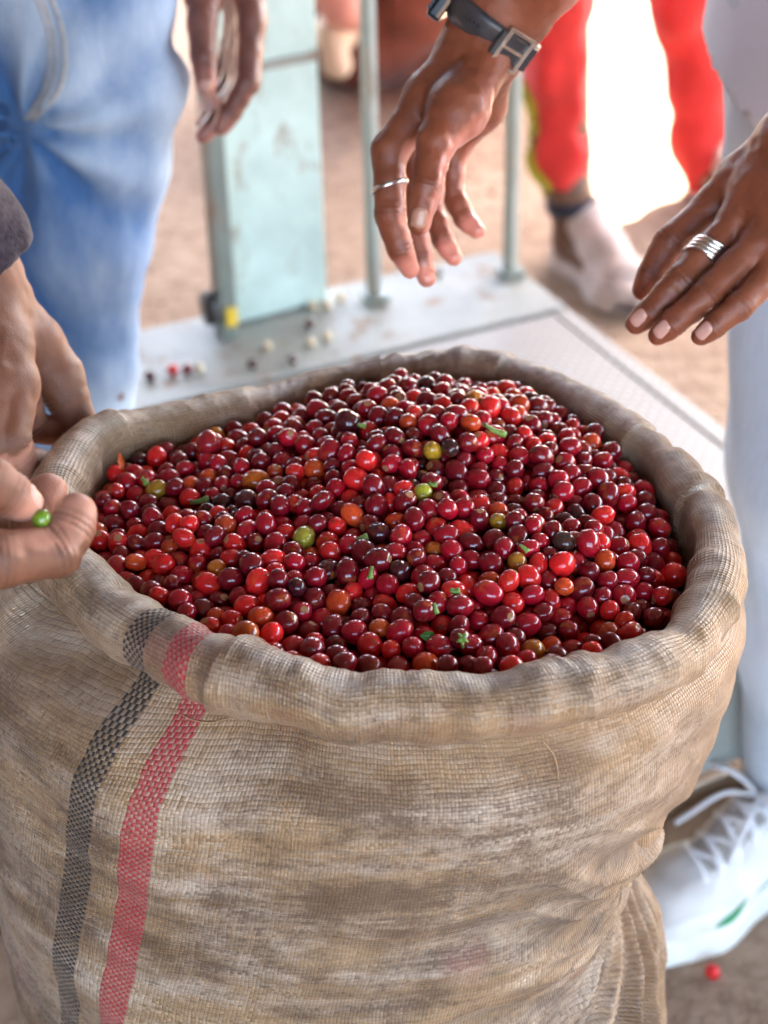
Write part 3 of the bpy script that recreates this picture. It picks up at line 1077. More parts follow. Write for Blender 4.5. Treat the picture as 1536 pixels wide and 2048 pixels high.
def cherry_mesh_geo(seg=20, rings=13, ex=1.1, seed=0):
    vs = [(0, 0, 1)]
    for i in range(1, rings):
        a = math.pi * i / rings
        for k in range(seg):
            b = 2 * math.pi * k / seg
            vs.append((math.sin(a) * math.cos(b), math.sin(a) * math.sin(b), math.cos(a)))
    vs.append((0, 0, -1))
    vs = np.array(vs)
    loc = vs.copy()
    rad = 1 + 0.055 * vnoise(vs * 1.3 + seed * 9.1, seed) + 0.015 * vnoise(vs * 3 + 4, seed + 1)
    # two seeds inside: a shallow groove; dimple at the blossom end
    rad -= 0.025 * np.exp(-(vs[:, 0] / 0.18) ** 2)
    rr0 = np.hypot(vs[:, 0], vs[:, 1])
    rad -= np.where(vs[:, 2] > 0, 0.05 * np.exp(-(rr0 / 0.16) ** 2), 0.09 * np.exp(-(rr0 / 0.22) ** 2))
    rad += np.where(vs[:, 2] > 0, 0.02 * np.exp(-((rr0 - 0.24) / 0.07) ** 2), 0)
    vs = vs * rad[:, None] * np.array([1.0, 0.95, ex])
    fs = []
    for k in range(seg):
        fs.append((0, 1 + k, 1 + (k + 1) % seg))
    for i in range(rings - 2):
        for k in range(seg):
            k2 = (k + 1) % seg
            fs.append((1 + i * seg + k, 1 + (i + 1) * seg + k, 1 + (i + 1) * seg + k2, 1 + i * seg + k2))
    last = len(vs) - 1
    b0 = 1 + (rings - 2) * seg
    for k in range(seg):
        fs.append((b0 + k, last, b0 + (k + 1) % seg))
    return vs, fs, loc


def rand_quat():
    q = RNG.normal(size=4)
    q /= np.linalg.norm(q)
    return Quaternion(q)


PALETTE = {
    'maroon': ((0.18, 0.002, 0.009), 0.37), 'crimson': ((0.38, 0.003, 0.015), 0.35), 'red': ((0.68, 0.014, 0.014), 0.19),
    'orange': ((0.60, 0.060, 0.012), 0.05), 'black': ((0.045, 0.006, 0.010), 0.03), 'yellow': ((0.50, 0.20, 0.02), 0.01)}
names = list(PALETTE)
cls = RNG.choice(len(names), N, p=[PALETTE[k][1] for k in names])
tint = np.array([np.array(PALETTE[names[c]][0]) * RNG.uniform(0.75, 1.3) for c in cls])
quats = [rand_quat() for _ in range(N)]
rnds = RNG.random(N)

# which cherries show, and how large: a small depth buffer seen from the camera
SCL = 0.3
Wb, Hb = int(1536 * SCL), int(2048 * SCL)
zb = np.full((Hb, Wb), 9.0)
ib = np.full((Hb, Wb), -1)
pj = np.array([project(c) for c in CP])
for i in np.argsort(-pj[:, 2]):
    u, v, d = pj[i]
    rp = CR[i] * F / d * SCL
    u, v = u * SCL, v * SCL
    x0, x1, y0, y1 = int(max(0, u - rp)), int(min(Wb, u + rp + 2)), int(max(0, v - rp)), int(min(Hb, v + rp + 2))
    if x1 <= x0 or y1 <= y0:
        continue
    yy, xx = np.mgrid[y0:y1, x0:x1]
    q = 1 - ((xx - u) ** 2 + (yy - v) ** 2) / rp ** 2
    dd = d - CR[i] * np.sqrt(np.clip(q, 0, 1))
    m = (q > 0) & (dd < zb[y0:y1, x0:x1])
    zb[y0:y1, x0:x1][m] = dd[m]
    ib[y0:y1, x0:x1][m] = i
# the front roll and near hand hide some
pix = np.bincount(ib[ib >= 0], minlength=N).astype(float)
rimb = world_bvh(P_, q_)
for i in range(N):
    if pix[i] > 0:
        dvec = Vector(CP[i] - CAM)
        L = dvec.length
        h = rimb.ray_cast(Vector(CAM), dvec.normalized(), L - CR[i])
        if h[0] is not None:
            pix[i] *= 0.15

SPECIAL = [
    (840, 1005, (0.42, 0.42, 0.03), 'yellow-green coffee cherry in the middle of the heap, the greenest one there'),
    (860, 890, (0.55, 0.30, 0.02), 'yellow and orange coffee cherry high on the heap, left of a black one'),
    (957, 757, (0.62, 0.20, 0.02), 'pale orange coffee cherry at the very back of the heap against the sack wall'),
    (514, 980, (0.55, 0.12, 0.012), 'orange coffee cherry with a yellow end on the left half of the heap'),
    (300, 974, (0.45, 0.24, 0.02), 'yellow-orange coffee cherry with a green stalk near the left rim'),
    (450, 1145, (0.58, 0.17, 0.015), 'orange and yellow coffee cherry low on the left, below a two-coloured one'),
    (606, 1065, (0.34, 0.30, 0.03), 'small olive yellow coffee cherry left of the middle of the heap'),
    (990, 1035, (0.50, 0.26, 0.02), 'mottled yellow coffee cherry lying on its side right of the middle'),
    (866, 1080, (0.56, 0.13, 0.015), 'round orange coffee cherry just below the middle of the heap'),
    (806, 1038, (0.60, 0.05, 0.012), 'bright orange-red coffee cherry beside the yellow-green one'),
    (765, 1278, (0.62, 0.09, 0.012), 'bright orange coffee cherry at the front of the heap'),
    (1137, 1105, (0.035, 0.025, 0.018), 'shrivelled grey-black coffee cherry with ribs on the right side of the heap'),
    (1243, 1235, (0.66, 0.03, 0.012), 'bright scarlet coffee cherry near the front right of the rim'),
    (1250, 1272, (0.60, 0.016, 0.016), 'clean bright red coffee cherry touching the front right roll of the sack'),
    (206, 1052, (0.60, 0.10, 0.02), 'light orange-red coffee cherry next to the fingers on the left'),
    (494, 1276, (0.50, 0.09, 0.012), 'dull orange coffee cherry at the front left of the heap'),
    (1022, 1000, (0.62, 0.018, 0.014), 'long bright red coffee cherry standing up right of the middle'),
    (880, 912, (0.022, 0.012, 0.012), 'near black dried coffee cherry high on the heap beside the yellow one'),
    (416, 886, (0.30, 0.008, 0.016), 'large crimson coffee cherry sitting proud at the back left'),
]
SHORT = dict(zip([q[3] for q in SPECIAL], [
    'yellow-green cherry', 'yellow cherry high on the heap', 'pale orange cherry at back', 'yellow-ended orange cherry', 'yellow cherry with a stalk',
    'two-coloured orange cherry low left', 'small olive cherry', 'mottled yellow cherry', 'round orange cherry', 'orange-red cherry at the middle', 'orange cherry at the front',
    'shrivelled grey-black cherry', 'scarlet cherry front right', 'clean red cherry at front', 'light orange cherry by fingers', 'dull orange cherry front left',
    'long bright red cherry', 'dried black cherry', 'proud crimson cherry']))
labels = {
    'maroon': 'glossy dark maroon coffee cherry among the many in the heap', 'crimson': 'glossy crimson coffee cherry among the many in the heap',
    'red': 'bright red coffee cherry among the darker ones in the heap', 'orange': 'orange-red half ripe coffee cherry among the dark ones in the heap',
    'black': 'blackened overripe coffee cherry among the red ones in the heap', 'yellow': 'yellowish unripe coffee cherry among the red ones in the heap'}
special = {}
for (u, v, col, lab) in SPECIAL:
    sc = (pj[:, 0] - u) ** 2 + (pj[:, 1] - v) ** 2 + np.where(pix < 60, 4e4, 0) + np.array([1e6 if i in special else 0 for i in range(N)])
    i = int(np.argmin(sc))
    special[i] = lab
    tint[i] = col
    pix[i] += 1e4
order = np.argsort(-pix)
single = [int(i) for i in order[:296] if pix[i] > 4]
KIND = {'maroon': 'dark maroon', 'crimson': 'crimson', 'red': 'bright red', 'orange': 'orange-red', 'black': 'blackened', 'yellow': 'yellowish'}
DIRS = ['right of', 'above and right of', 'above', 'above and left of', 'left of', 'below and left of', 'below', 'below and right of']
ORD = ['nearest', 'second', 'third', 'fourth', 'fifth', 'sixth', 'seventh', 'eighth', 'ninth', 'tenth', 'eleventh', 'twelfth']
cherry_label = dict(special)
rank = {}
for i in single:
    if i in special:
        continue
    ds = [((pj[i, 0] - pj[j, 0]) ** 2 + (pj[i, 1] - pj[j, 1]) ** 2, j) for j in special]
    d0, j = min(ds)
    di = int(round(math.atan2(-(pj[i, 1] - pj[j, 1]), pj[i, 0] - pj[j, 0]) / (math.pi / 4))) % 8
    rank.setdefault((names[cls[i]], j, di), []).append((d0, i))
for (k, j, di), lst in rank.items():
    for m_, (d0, i) in enumerate(sorted(lst)):
        cherry_label[i] = f'{ORD[min(m_, 11)]} {KIND[k]} coffee cherry {DIRS[di]} the {SHORT[special[j]]}'
meshes = []
for s in range(5):
    vs, fs, loc = cherry_mesh_geo(22, 14, (1.06, 1.16, 1.24, 1.10, 1.0)[s], s)
    o = build('coffee_cherry', vs, fs, M['cherry'], attrs={'loc': loc})
    meshes.append(o.data)
    bpy.data.objects.remove(o)
for i in single:
    o = bpy.data.objects.new('coffee_cherry', meshes[i % 5])
    COL.objects.link(o)
    o.location = CP[i]
    o.rotation_mode = 'QUATERNION'
    o.rotation_quaternion = quats[i]
    s = CR[i] * 0.985
    o.scale = tuple(s * k_ for k_ in RNG.uniform(.93, 1.08, 3))
    o.color = (*tint[i], 1)
    k = names[cls[i]]
    tag(o, cherry_label[i], 'coffee cherry', 'coffee cherries heaped in the sack')
gv, gf, ga_loc, ga_t, ga_r = [], [], [], [], []
vs, fs, loc = cherry_mesh_geo(15, 10, 1.12, 2)
cnt = 0
sset = set(single)
for i in range(N):
    if i in sset:
        continue
    m = np.array(quats[i].to_matrix())
    gv.append(vs @ m.T * CR[i] * 0.985 + CP[i])
    gf += [tuple(a + cnt for a in f) for f in fs]
    ga_loc.append(loc)
    ga_t.append(np.tile(tint[i], (len(vs), 1)))
    ga_r.append(np.full(len(vs), rnds[i]))
    cnt += len(vs)
heap = build('coffee_cherry_heap', np.concatenate(gv), gf, M['heap'], origin=(CX, CY, 0.66),
             attrs={'loc': np.concatenate(ga_loc), 'tint': np.concatenate(ga_t), 'rnd': np.concatenate(ga_r)})
tag(heap, 'rest of the heap of ripe red coffee cherries that fills the sack', 'coffee cherries', kind='stuff')


def surf_cherry(u, v):
    x, y = int(u * SCL), int(v * SCL)
    d = zb[min(Hb - 1, max(0, y)), min(Wb - 1, max(0, x))]
    return at(u, v, d if d < 5 else 1.0)


# green stalks, a leaf and a flake lying among the cherries
STEMS = [
    ([(968, 848), (985, 860), (1012, 870)], .0016, 'thick green stalk lying high on the right of the heap'),
    ([(714, 1080), (722, 1077), (736, 1073)], .0016, 'short green stalk between two cherries near the middle of the heap'),
    ([(380, 1006), (400, 1003), (418, 998)], .0018, 'forked green stalk on the left half of the heap'),
    ([(283, 955), (290, 962), (294, 970)], .0016, 'green stalk of the yellow cherry by the left rim'),
    ([(744, 1132), (742, 1146), (741, 1158)], .0013, 'thin upright green stalk below the middle of the heap'),
    ([(868, 1206), (871, 1216), (874, 1228)], .0012, 'thin green stalk at the front above the small leaf'),
    ([(900, 1178), (908, 1183), (920, 1182)], .0015, 'pale green stalk right of the front middle of the heap'),
    ([(715, 848), (722, 851), (732, 853)], .0014, 'green stalk beside a big red cherry near the back of the heap'),
    ([(858, 965), (866, 970), (874, 968)], .0013, 'small dull green stalk above the yellow-green cherry'),
    ([(1040, 1090), (1048, 1096), (1056, 1104)], .0012, 'olive stalk on the right half of the heap'),
]
for pts, r0, lab in STEMS:
    w = [surf_cherry(u, v) for u, v in pts]
    dmin = min(depth_of(q) for q in w) - 0.001
    w = [at(u, v, dmin) for u, v in pts]
    tag(build('green_stalk', *tube_geo(spline(w, 7), np.array([.8, .8, .9, 1, 1.1, 1.4, 1.2]) * r0, 7), M['stem'], origin=w[1]), lab, 'stalk', 'green stalks among the cherries')
c0 = surf_cherry(925, 1278)
dmin = depth_of(c0) - 0.0025
gs = []
for k in range(5):
    a = k * 2 * math.pi / 5 + 0.3
    pe = [at(925, 1276, dmin), at(925 + 7 * math.cos(a), 1278 + 9 * math.sin(a), dmin - 0.0015), at(925 + 12 * math.cos(a), 1280 + 17 * math.sin(a), dmin)]
    gs.append(tube_geo(spline(pe, 6), [.0008, .0012, .0014, .0013, .001, .0004], 6, flat=0.6))
tag(build('green_calyx', *merge(*gs), M['stem'], origin=at(925, 1278, dmin)), 'small star-shaped green calyx at the front right of the heap', 'calyx')


def leaf_geo(c, a, b, nrm, bow=0.002):
    c, a, b, nrm = map(np.asarray, (c, a, b, nrm))
    vs, fs = [], []
    m = 10
    for s in (0, 1):
        for i in range(m + 1):
            t = i / m
            w = math.sin(math.pi * t) ** 0.8
            for j in (-1, -.5, 0, .5, 1):
                vs.append(c + a * (t - .5) * 2 + b * j * w + nrm * (bow * (abs(j) * .8 - (t - .5) ** 2 * 3) - s * 0.0005))
    k = 5 * (m + 1)
    for i in range(m):
        for j in range(4):
            q = (i * 5 + j, i * 5 + j + 1, (i + 1) * 5 + j + 1, (i + 1) * 5 + j)
            fs.append(q)
            fs.append(tuple(x + k for x in q[::-1]))
    return np.array(vs), fs


c0 = surf_cherry(857, 1272)
c0 = c0 + (CAM - c0) / np.linalg.norm(CAM - c0) * 0.003
tag(build('small_leaf', *leaf_geo(c0, X * .0045, Yv * .0026, -FW), M['leafm'], origin=c0), 'tiny glossy green leaf at the front of the heap', 'leaf')
c0 = surf_cherry(243, 935) if zb[int(935 * SCL), int(243 * SCL)] < 5 else on_z(243, 930, ZR - .03)
c0 = c0 + Yv * .003
tag(build('skin_flake', *leaf_geo(c0, Yv * .0065 + X * -.001, X * .0018, -FW), M['petal'], origin=c0), 'pointed orange skin flake sticking up by the left rim', 'skin flake')

# ------------------------------------------------------------------ weighing scale
ROTP = math.atan2(1.28810548 - 1.05978267, 0.20232095 + 0.28994284)
ex = np.array([math.cos(ROTP), math.sin(ROTP), 0])
ey = np.array([-math.sin(ROTP), math.cos(ROTP), 0])
ez = np.array([0, 0, 1.0])
CR_ = np.array([0.205, 1.300, 0]) + ey * 0.105           # rear right corner
PW, PD, PZ = 0.62, 0.925, 0.25
pc = CR_ - ex * PW / 2 - ey * PD / 2
scale_o = thing('platform_scale', pc, 'old mint green platform weighing scale with a worn tread plate and rear posts', 'weighing scale')


def sbox(name, lx, ly, z0, z1, sx, sy, mat, bev=0.002):
    c = pc + ex * lx + ey * ly + ez * (z0 + z1) / 2
    return build(name, *box_geo(c, (sx, sy, z1 - z0), ROTP, bev), mat, scale_o, smooth=False)


sbox('tread_plate', 0, -0.0925, PZ - 0.006, PZ + 0.001, PW - 0.05, PD - 0.225, M['tread'])
sbox('rear_border', 0, PD / 2 - 0.10, PZ - 0.02, PZ + 0.003, PW, 0.195, M['frame'])
for lx in (-1, 1):
    sbox('side_border', lx * (PW / 2 - 0.0115), -0.10, PZ - 0.02, PZ + 0.0025, 0.023, PD - 0.205, M['tread'])
sbox('front_border', 0, -PD / 2 + 0.009, PZ - 0.02, PZ + 0.002, PW - 0.048, 0.018, M['frame'])
for ly in (-1, 1):
    sbox('frame_rail', 0, ly * (PD / 2 - 0.02), 0.13, PZ - 0.022, PW - 0.01, 0.035, M['frame'])
for lx in (-1, 1):
    sbox('frame_rail', lx * (PW / 2 - 0.022), 0, 0.13, PZ - 0.022, 0.035, PD - 0.08, M['frame'])
    for ly in (-1, 1):
        c = pc + ex * lx * (PW / 2 - 0.06) + ey * ly * (PD / 2 - 0.07)
        ring = [c + ez * 0.05 + 0.048 * (math.cos(a) * ey + math.sin(a) * ez) for a in np.linspace(0, 2 * math.pi, 24, endpoint=False)]
        sp = [c + ex * -.02 + ez * 0.05, c + ex * .02 + ez * .05]
        w = build('wheel', *merge(tube_geo(sp, 0.05, 24, up=(0, 0, 1)), tube_geo([c + ex * -.03 + ez * .05, c + ex * .03 + ez * .05], 0.012, 10, up=(0, 0, 1))), M['rubber'], scale_o, smooth=False)
        build('wheel_fork', *box_geo(c + ez * 0.115, (0.075, 0.03, 0.026), ROTP, 0.002), M['post'], w, smooth=False)

# column and posts stand on the rear border
pl, pr_ = on_z(462, 662, PZ), on_z(657, 612, PZ)
pm = (pl + pr_) / 2
wd = np.linalg.norm(pr_ - pl)
rot_c = math.atan2(pr_[1] - pl[1], pr_[0] - pl[0])
build('column', *box_geo(pm + ez * (0.42) + ey * 0.03, (wd, 0.05, 0.83), rot_c, 0.004), M['mint'], scale_o, smooth=False)
band_c = pm + ez * 0.335 - np.array([-math.sin(rot_c), math.cos(rot_c), 0]) * -0.0
build('cross_strap', *box_geo(band_c + ez * 0.0 + ey * 0.003, (wd * 0.995, 0.004, 0.012), rot_c, 0.001), M['frame'], scale_o, smooth=False)
p0 = on_z(474, 668, PZ)
build('post', *merge(box_geo(p0 + ez * 0.44 - ex * 0.014, (0.022, 0.03, 0.88), ROTP, 0.002)), M['post'], scale_o, smooth=False)
build('yellow_tab', *box_geo(p0 + ez * 0.035 - ey * 0.018 - ex * 0.012, (0.016, 0.006, 0.026), ROTP, 0.003), M['yellow'], scale_o, smooth=False)
build('adjusting_knob', *tube_geo([p0 - ex * 0.028 + ez * 0.045, p0 - ex * 0.040 + ez * 0.045], 0.022, 14, up=(0, 0, 1)), M['rubber'], scale_o)
for (u, v) in ((751, 606), (1022, 556)):
    p0 = on_z(u, v, PZ)
    po = build('post', *box_geo(p0 + ez * 0.44 + ex * 0.003, (0.0085, 0.010, 0.88), ROTP, 0.001), M['rod'], scale_o, smooth=False)
    build('post_edge', *box_geo(p0 + ez * 0.44 - ex * 0.0066, (0.007, 0.014, 0.878), ROTP, 0.001), M['post'], po, smooth=False)
    build('post_foot', *box_geo(p0 + ez * 0.009, (0.032, 0.028, 0.008), ROTP, 0.002), M['post'], po, smooth=False)
# head beam of the scale joins the posts above the picture
a, b = on_z(474, 668, PZ), on_z(1022, 556, PZ)
build('weigh_beam', *box_geo((a + b) / 2 + ez * 0.905, (np.linalg.norm(b - a) + 0.06, 0.05, 0.04), math.atan2(b[1] - a[1], b[0] - a[0]), 0.004), M['post'], scale_o, smooth=False)

# spilled cherries and beans on the plate and on the ground
SP = [(345, 739, PZ + .002, 'red', 'red coffee cherry dropped on the scale beside the blue jeans', 'coffee cherry', .0075),
      (375, 737, PZ + .002, 'maroon', 'purple coffee cherry dropped on the scale right of a red one', 'coffee cherry', .007),
      (300, 751, PZ + .002, 'black', 'black dried coffee cherry on the scale at the edge of the blue jeans', 'coffee cherry', .007),
      (505, 728, PZ + .002, 'black', 'dark coffee cherry on the tread plate, left of two', 'coffee cherry', .006),
      (585, 718, PZ + .002, 'black', 'dark coffee cherry on the tread plate, right of two', 'coffee cherry', .006),
      (618, 647, PZ + .003, 'black', 'dark coffee cherry on the pale rear edge of the scale', 'coffee cherry', .006),
      (1425, 1943, 0.001, 'red', 'red coffee cherry lying on the earth below the white shoe', 'coffee cherry', .0078),
      (877, 545, PZ + .003, 'black', 'dark coffee cherry on the scale under the ringed hand', 'coffee cherry', .005)]
for (u, v, z, k, lab, cat, r0) in SP:
    c = on_z(u, v, z + r0)
    o = bpy.data.objects.new('coffee_cherry', meshes[0])
    COL.objects.link(o)
    o.location = c
    o.rotation_euler = RNG.uniform(0, 6, 3)
    o.scale = (r0, r0, r0)
    o.color = (*PALETTE[k][0], 1)
    tag(o, lab, cat)
bv, bf, bl = cherry_mesh_geo(12, 8, 1.3, 3)
for (u, v, lab) in [(680, 595, 'pale coffee bean on the scale edge, farthest right of the row by the mint column'), (655, 610, 'pale coffee bean on the scale edge between two others at the column foot'),
                    (626, 612, 'pale coffee bean on the scale edge right at the foot of the mint column'), (622, 685, 'pale coffee bean on the tread plate, larger of two lying close together'),
                    (655, 672, 'pale coffee bean on the tread plate, right of a close pair'), (535, 692, 'pale coffee bean on the tread plate nearest the left post'),
                    (398, 737, 'pale coffee bean on the scale right of the purple cherry')]:
    c = on_z(u, v, PZ + .003 + .005)
    o = build('coffee_bean', bv * np.array([.0055, .0048, .0062])[None] + c, bf, M['bean'], origin=c)
    tag(o, lab, 'coffee bean', 'pale beans spilled on the scale')


# ------------------------------------------------------------------ people
class Figure:
    """signed distance of a limb set: palm cones blended widely, fingers blended tightly"""
    def __init__(self):
        self.soft = []
        self.chains = []
        self.ks, self.kf = 0.012, 0.0035

    def limb(self, pts, k=None):
        for a, b in zip(pts[:-1], pts[1:]):
            self.soft.append((a[0], b[0], a[1], b[1]))

    def finger(self, pts):
        out = [pts[0]]
        for a, b in zip(pts[:-1], pts[1:]):
            out += [((a[0] + b[0]) / 2, (a[1] + b[1]) / 2 * 0.955), b]
        self.chains.append([(a[0], b[0], a[1], b[1]) for a, b in zip(out[:-1], out[1:])])

    def __call__(self, p):
        s = None
        for c in self.soft:
            d = cone(p, *c)
            s = d if s is None else smin(s, d, self.ks)
        f = None
        for ch in self.chains:
            g = None
            for c in ch:
                d = cone(p, *c)
                g = d if g is None else smin(g, d, 0.0025)
            f = g if f is None else smin(f, g, 0.0014)
        if f is None:
            return s
        return (smin(s, f, 0.0055) if s is not None else f) + 0.0010 * self.crease(p) + 0.0006 * vnoise(p * 150, 5)

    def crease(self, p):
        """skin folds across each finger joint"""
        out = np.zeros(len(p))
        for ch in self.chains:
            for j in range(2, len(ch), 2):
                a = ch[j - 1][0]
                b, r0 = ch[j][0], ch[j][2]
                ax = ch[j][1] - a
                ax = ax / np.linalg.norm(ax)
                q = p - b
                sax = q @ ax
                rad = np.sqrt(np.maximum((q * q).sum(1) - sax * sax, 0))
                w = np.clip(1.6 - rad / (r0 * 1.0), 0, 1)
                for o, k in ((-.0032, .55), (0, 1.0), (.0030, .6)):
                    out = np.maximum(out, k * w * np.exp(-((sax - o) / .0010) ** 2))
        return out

    def cones(self):
        return self.soft + [c for ch in self.chains for c in ch]


def hand_mesh(fig, h=0.0019, palm_dir=None, tips=()):
    lo, hi = sdf_bounds(fig.cones(), 0.006)
    V, q = surface_nets(fig, lo, hi, h)
    e = 0.0008
    val = fig(V)
    nr = np.stack([(fig(V + np.eye(3)[i] * e) - val) for i in range(3)], 1)
    nr /= np.linalg.norm(nr, axis=1)[:, None] + 1e-12
    palm = np.zeros(len(V))
    if palm_dir is not None:
        pd = np.asarray(palm_dir, float)
        pd /= np.linalg.norm(pd)
        palm = np.clip((nr @ pd + 0.12) / 0.7, 0, 1)
        w, reach = fig.wrist
        palm *= np.clip((np.linalg.norm(V - w, axis=1) - reach * 0.15) / (reach * 0.5), 0.15, 1)
    for tpt in tips:
        palm = np.maximum(palm, np.clip(1.5 - np.linalg.norm(V - tpt, axis=1) / 0.013, 0, 0.9))
    return V, q, palm, fig.crease(V)


def join_body(parts):
    vs, fs, pa, cr_, n0 = [], [], [], [], 0
    for V, q, p, *c in parts:
        cr_.append(c[0] if c else np.zeros(len(V)))
        vs.append(V)
        fs.append(q + n0)
        pa.append(p)
        n0 += len(V)
    return np.concatenate(vs), np.concatenate(fs), np.concatenate(pa), np.concatenate(cr_)


def coarse(cones, h, k=0.05, fold=None, cut=None):
    def f(p):
        s = None
        for c in cones:
            d = cone(p, *c)
            s = d if s is None else smin(s, d, k)
        if fold is not None:
            s = s - fold(p)
        if cut is not None:
            s = np.maximum(s, cut(p))
        return s
    lo, hi = sdf_bounds(cones, 0.03)
    V, q = surface_nets(f, lo, hi, h)
    return V, q, f


def chain(*pts):
    return [(a[0], b[0], a[1], b[1]) for a, b in zip(pts[:-1], pts[1:])]


def V3(*a):
    return np.array(a, float)


def head_cones(c):
    """skull, jaw, nose, ears on top of a neck; c = base of the neck"""
    c = np.asarray(c, float)
    return c


def band_geo(fig, c, axis, width, thick, off=0.0005, n=48, ref=(0, 0, 1), segs=5, prof=None):
    axis = np.asarray(axis, float) / np.linalg.norm(axis)
    b = np.cross(axis, ref)
    b /= np.linalg.norm(b)
    nn = np.cross(axis, b)
    vs = []
    m = segs
    prof_pts = []
    for j in range(m):
        t = j / (m - 1) * 2 - 1
        prof_pts.append((t * width / 2, thick * (1 - 0.35 * t ** 4)))
    prof_pts += [(width / 2, -0.0008), (-width / 2, -0.0008)]
    L = len(prof_pts)
    for i in range(n):
        a = 2 * math.pi * i / n
        d = math.cos(a) * b + math.sin(a) * nn
        for s, tz in prof_pts:
            p = np.asarray(c) + axis * s
            # distance from the axis to the skin along d
            t = 0.002
            for _ in range(30):
                sd = fig((p + d * t)[None])[0]
                t -= sd * 0.9
                if abs(sd) < 1e-5:
                    break
            vs.append(p + d * (t + off + tz))
    fs = []
    for i in range(n):
        j = (i + 1) % n
        for k in range(L):
            k2 = (k + 1) % L
            fs.append((i * L + k, i * L + k2, j * L + k2, j * L + k))
    return np.array(vs), fs


def nail_geo(fig, c, axis, nrm, ln=0.0055, wd=0.0045):
    axis = np.asarray(axis, float) / np.linalg.norm(axis)
    nrm = np.asarray(nrm, float)
    nrm = nrm - axis * (nrm @ axis)
    nrm /= np.linalg.norm(nrm)
    b = np.cross(axis, nrm)
    vs, fs = [], []
    m = 9
    for i in range(m):
        s = i / (m - 1) * 2 - 1
        w = wd * (1 - 0.35 * max(0, -s) ** 3 - 0.3 * max(0, s) ** 4)
        for j in range(m):
            t = j / (m - 1) * 2 - 1
            p = np.asarray(c) + axis * s * ln + b * t * w
            q = trace(fig, p + nrm * 0.012, -nrm)
            edge = max(abs(s), abs(t))
            vs.append(q + nrm * (0.0006 if edge < 0.9 else -0.0004) + nrm * 0.0004 * (1 - t * t))
    for i in range(m - 1):
        for j in range(m - 1):
            fs.append((i * m + j, i * m + j + 1, (i + 1) * m + j + 1, (i + 1) * m + j))
    return np.array(vs), fs


def J(u, v, d, r):
    return (at(u, v, d), r)


def torso_parts(hip, sh_l, sh_r, neck):
    return


# ---- person in a white shirt and pale jeans, standing at the right, both hands out over the sack
wh = Figure()
wh.limb([J(1150, -260, 1.10, .043), J(1075, -90, 1.12, .036), J(1012, 15, 1.135, .029)])
wh.limb([J(990, 15, 1.135, .027), J(940, 105, 1.145, .0195)])
wh.limb([J(1015, 25, 1.145, .027), J(985, 108, 1.16, .0195)])
Wr = at(962, 105, 1.15)
mcp = [J(779, 302, 1.130, .0112), J(818, 285, 1.165, .0112), J(866, 290, 1.195, .0108), J(905, 303, 1.222, .0096)]
wh.limb([J(935, 110, 1.14, .019), J(860, 195, 1.135, .0150), mcp[0]])
wh.limb([J(945, 110, 1.15, .019), J(880, 195, 1.16, .0145), mcp[1]])
wh.limb([J(965, 112, 1.16, .019), J(915, 205, 1.185, .0145), mcp[2]])
wh.limb([J(985, 115, 1.17, .017), J(962, 210, 1.205, .0155), mcp[3]])
wh.limb([J(975, 120, 1.135, .016), J(915, 220, 1.108, .0175), J(872, 285, 1.098, .0120)])
wh.finger([J(872, 283, 1.098, .0118), J(853, 372, 1.090, .0096), J(838, 446, 1.094, .0078)])
wh.finger([mcp[0], J(780, 425, 1.128, .0102), J(800, 495, 1.135, .0088), J(820, 537, 1.142, .0064)])
wh.finger([mcp[1], J(823, 440, 1.162, .0098), J(841, 515, 1.165, .0084), J(853, 555, 1.168, .0064)])
wh.finger([mcp[2], J(860, 415, 1.198, .0092), J(886, 480, 1.195, .0079), J(906, 514, 1.192, .0062)])
wh.finger([mcp[3], J(904, 385, 1.225, .0083), J(928, 437, 1.222, .0073), J(953, 461, 1.218, .0058)])
wh.wrist = (Wr, 0.17)

rh = Figure()
rh.limb([J(1900, 40, 1.02, .045), J(1720, 190, 1.06, .036), J(1600, 300, 1.085, .027)])
rh.limb([J(1590, 290, 1.09, .024), J(1560, 330, 1.095, .021)])
rh.limb([J(1640, 330, 1.075, .024), J(1612, 380, 1.08, .021)])
rm = [J(1432, 405, 1.115, .0116), J(1476, 440, 1.090, .0116), J(1514, 488, 1.075, .0110), J(1548, 540, 1.068, .0098)]
rh.limb([J(1560, 318, 1.10, .019), J(1490, 360, 1.108, .0158), rm[0]])
rh.limb([J(1580, 335, 1.09, .019), J(1520, 385, 1.09, .0155), rm[1]])
rh.limb([J(1600, 360, 1.08, .019), J(1555, 425, 1.08, .0150), rm[2]])
rh.limb([J(1615, 385, 1.075, .018), J(1582, 465, 1.072, .0140), rm[3]])
rh.limb([J(1545, 330, 1.12, .017), J(1470, 395, 1.145, .0150)])
rh.finger([J(1480, 390, 1.145, .0140), J(1400, 460, 1.165, .0110), J(1340, 545, 1.175, .0095), J(1318, 590, 1.178, .0075)])
rh.finger([rm[0], J(1342, 482, 1.112, .0104), J(1302, 545, 1.118, .0090), J(1287, 578, 1.122, .0072)])
rh.finger([rm[1], J(1362, 562, 1.080, .0104), J(1302, 622, 1.085, .0087), J(1272, 648, 1.090, .0068)])
rh.finger([rm[2], J(1412, 592, 1.066, .0098), J(1348, 645, 1.070, .0083), J(1318, 670, 1.075, .0066)])
rh.finger([rm[3], J(1478, 612, 1.058, .0088), J(1428, 652, 1.060, .0076), J(1402, 672, 1.064, .0060)])
rh.wrist = (at(1590, 340, 1.085), 0.17)

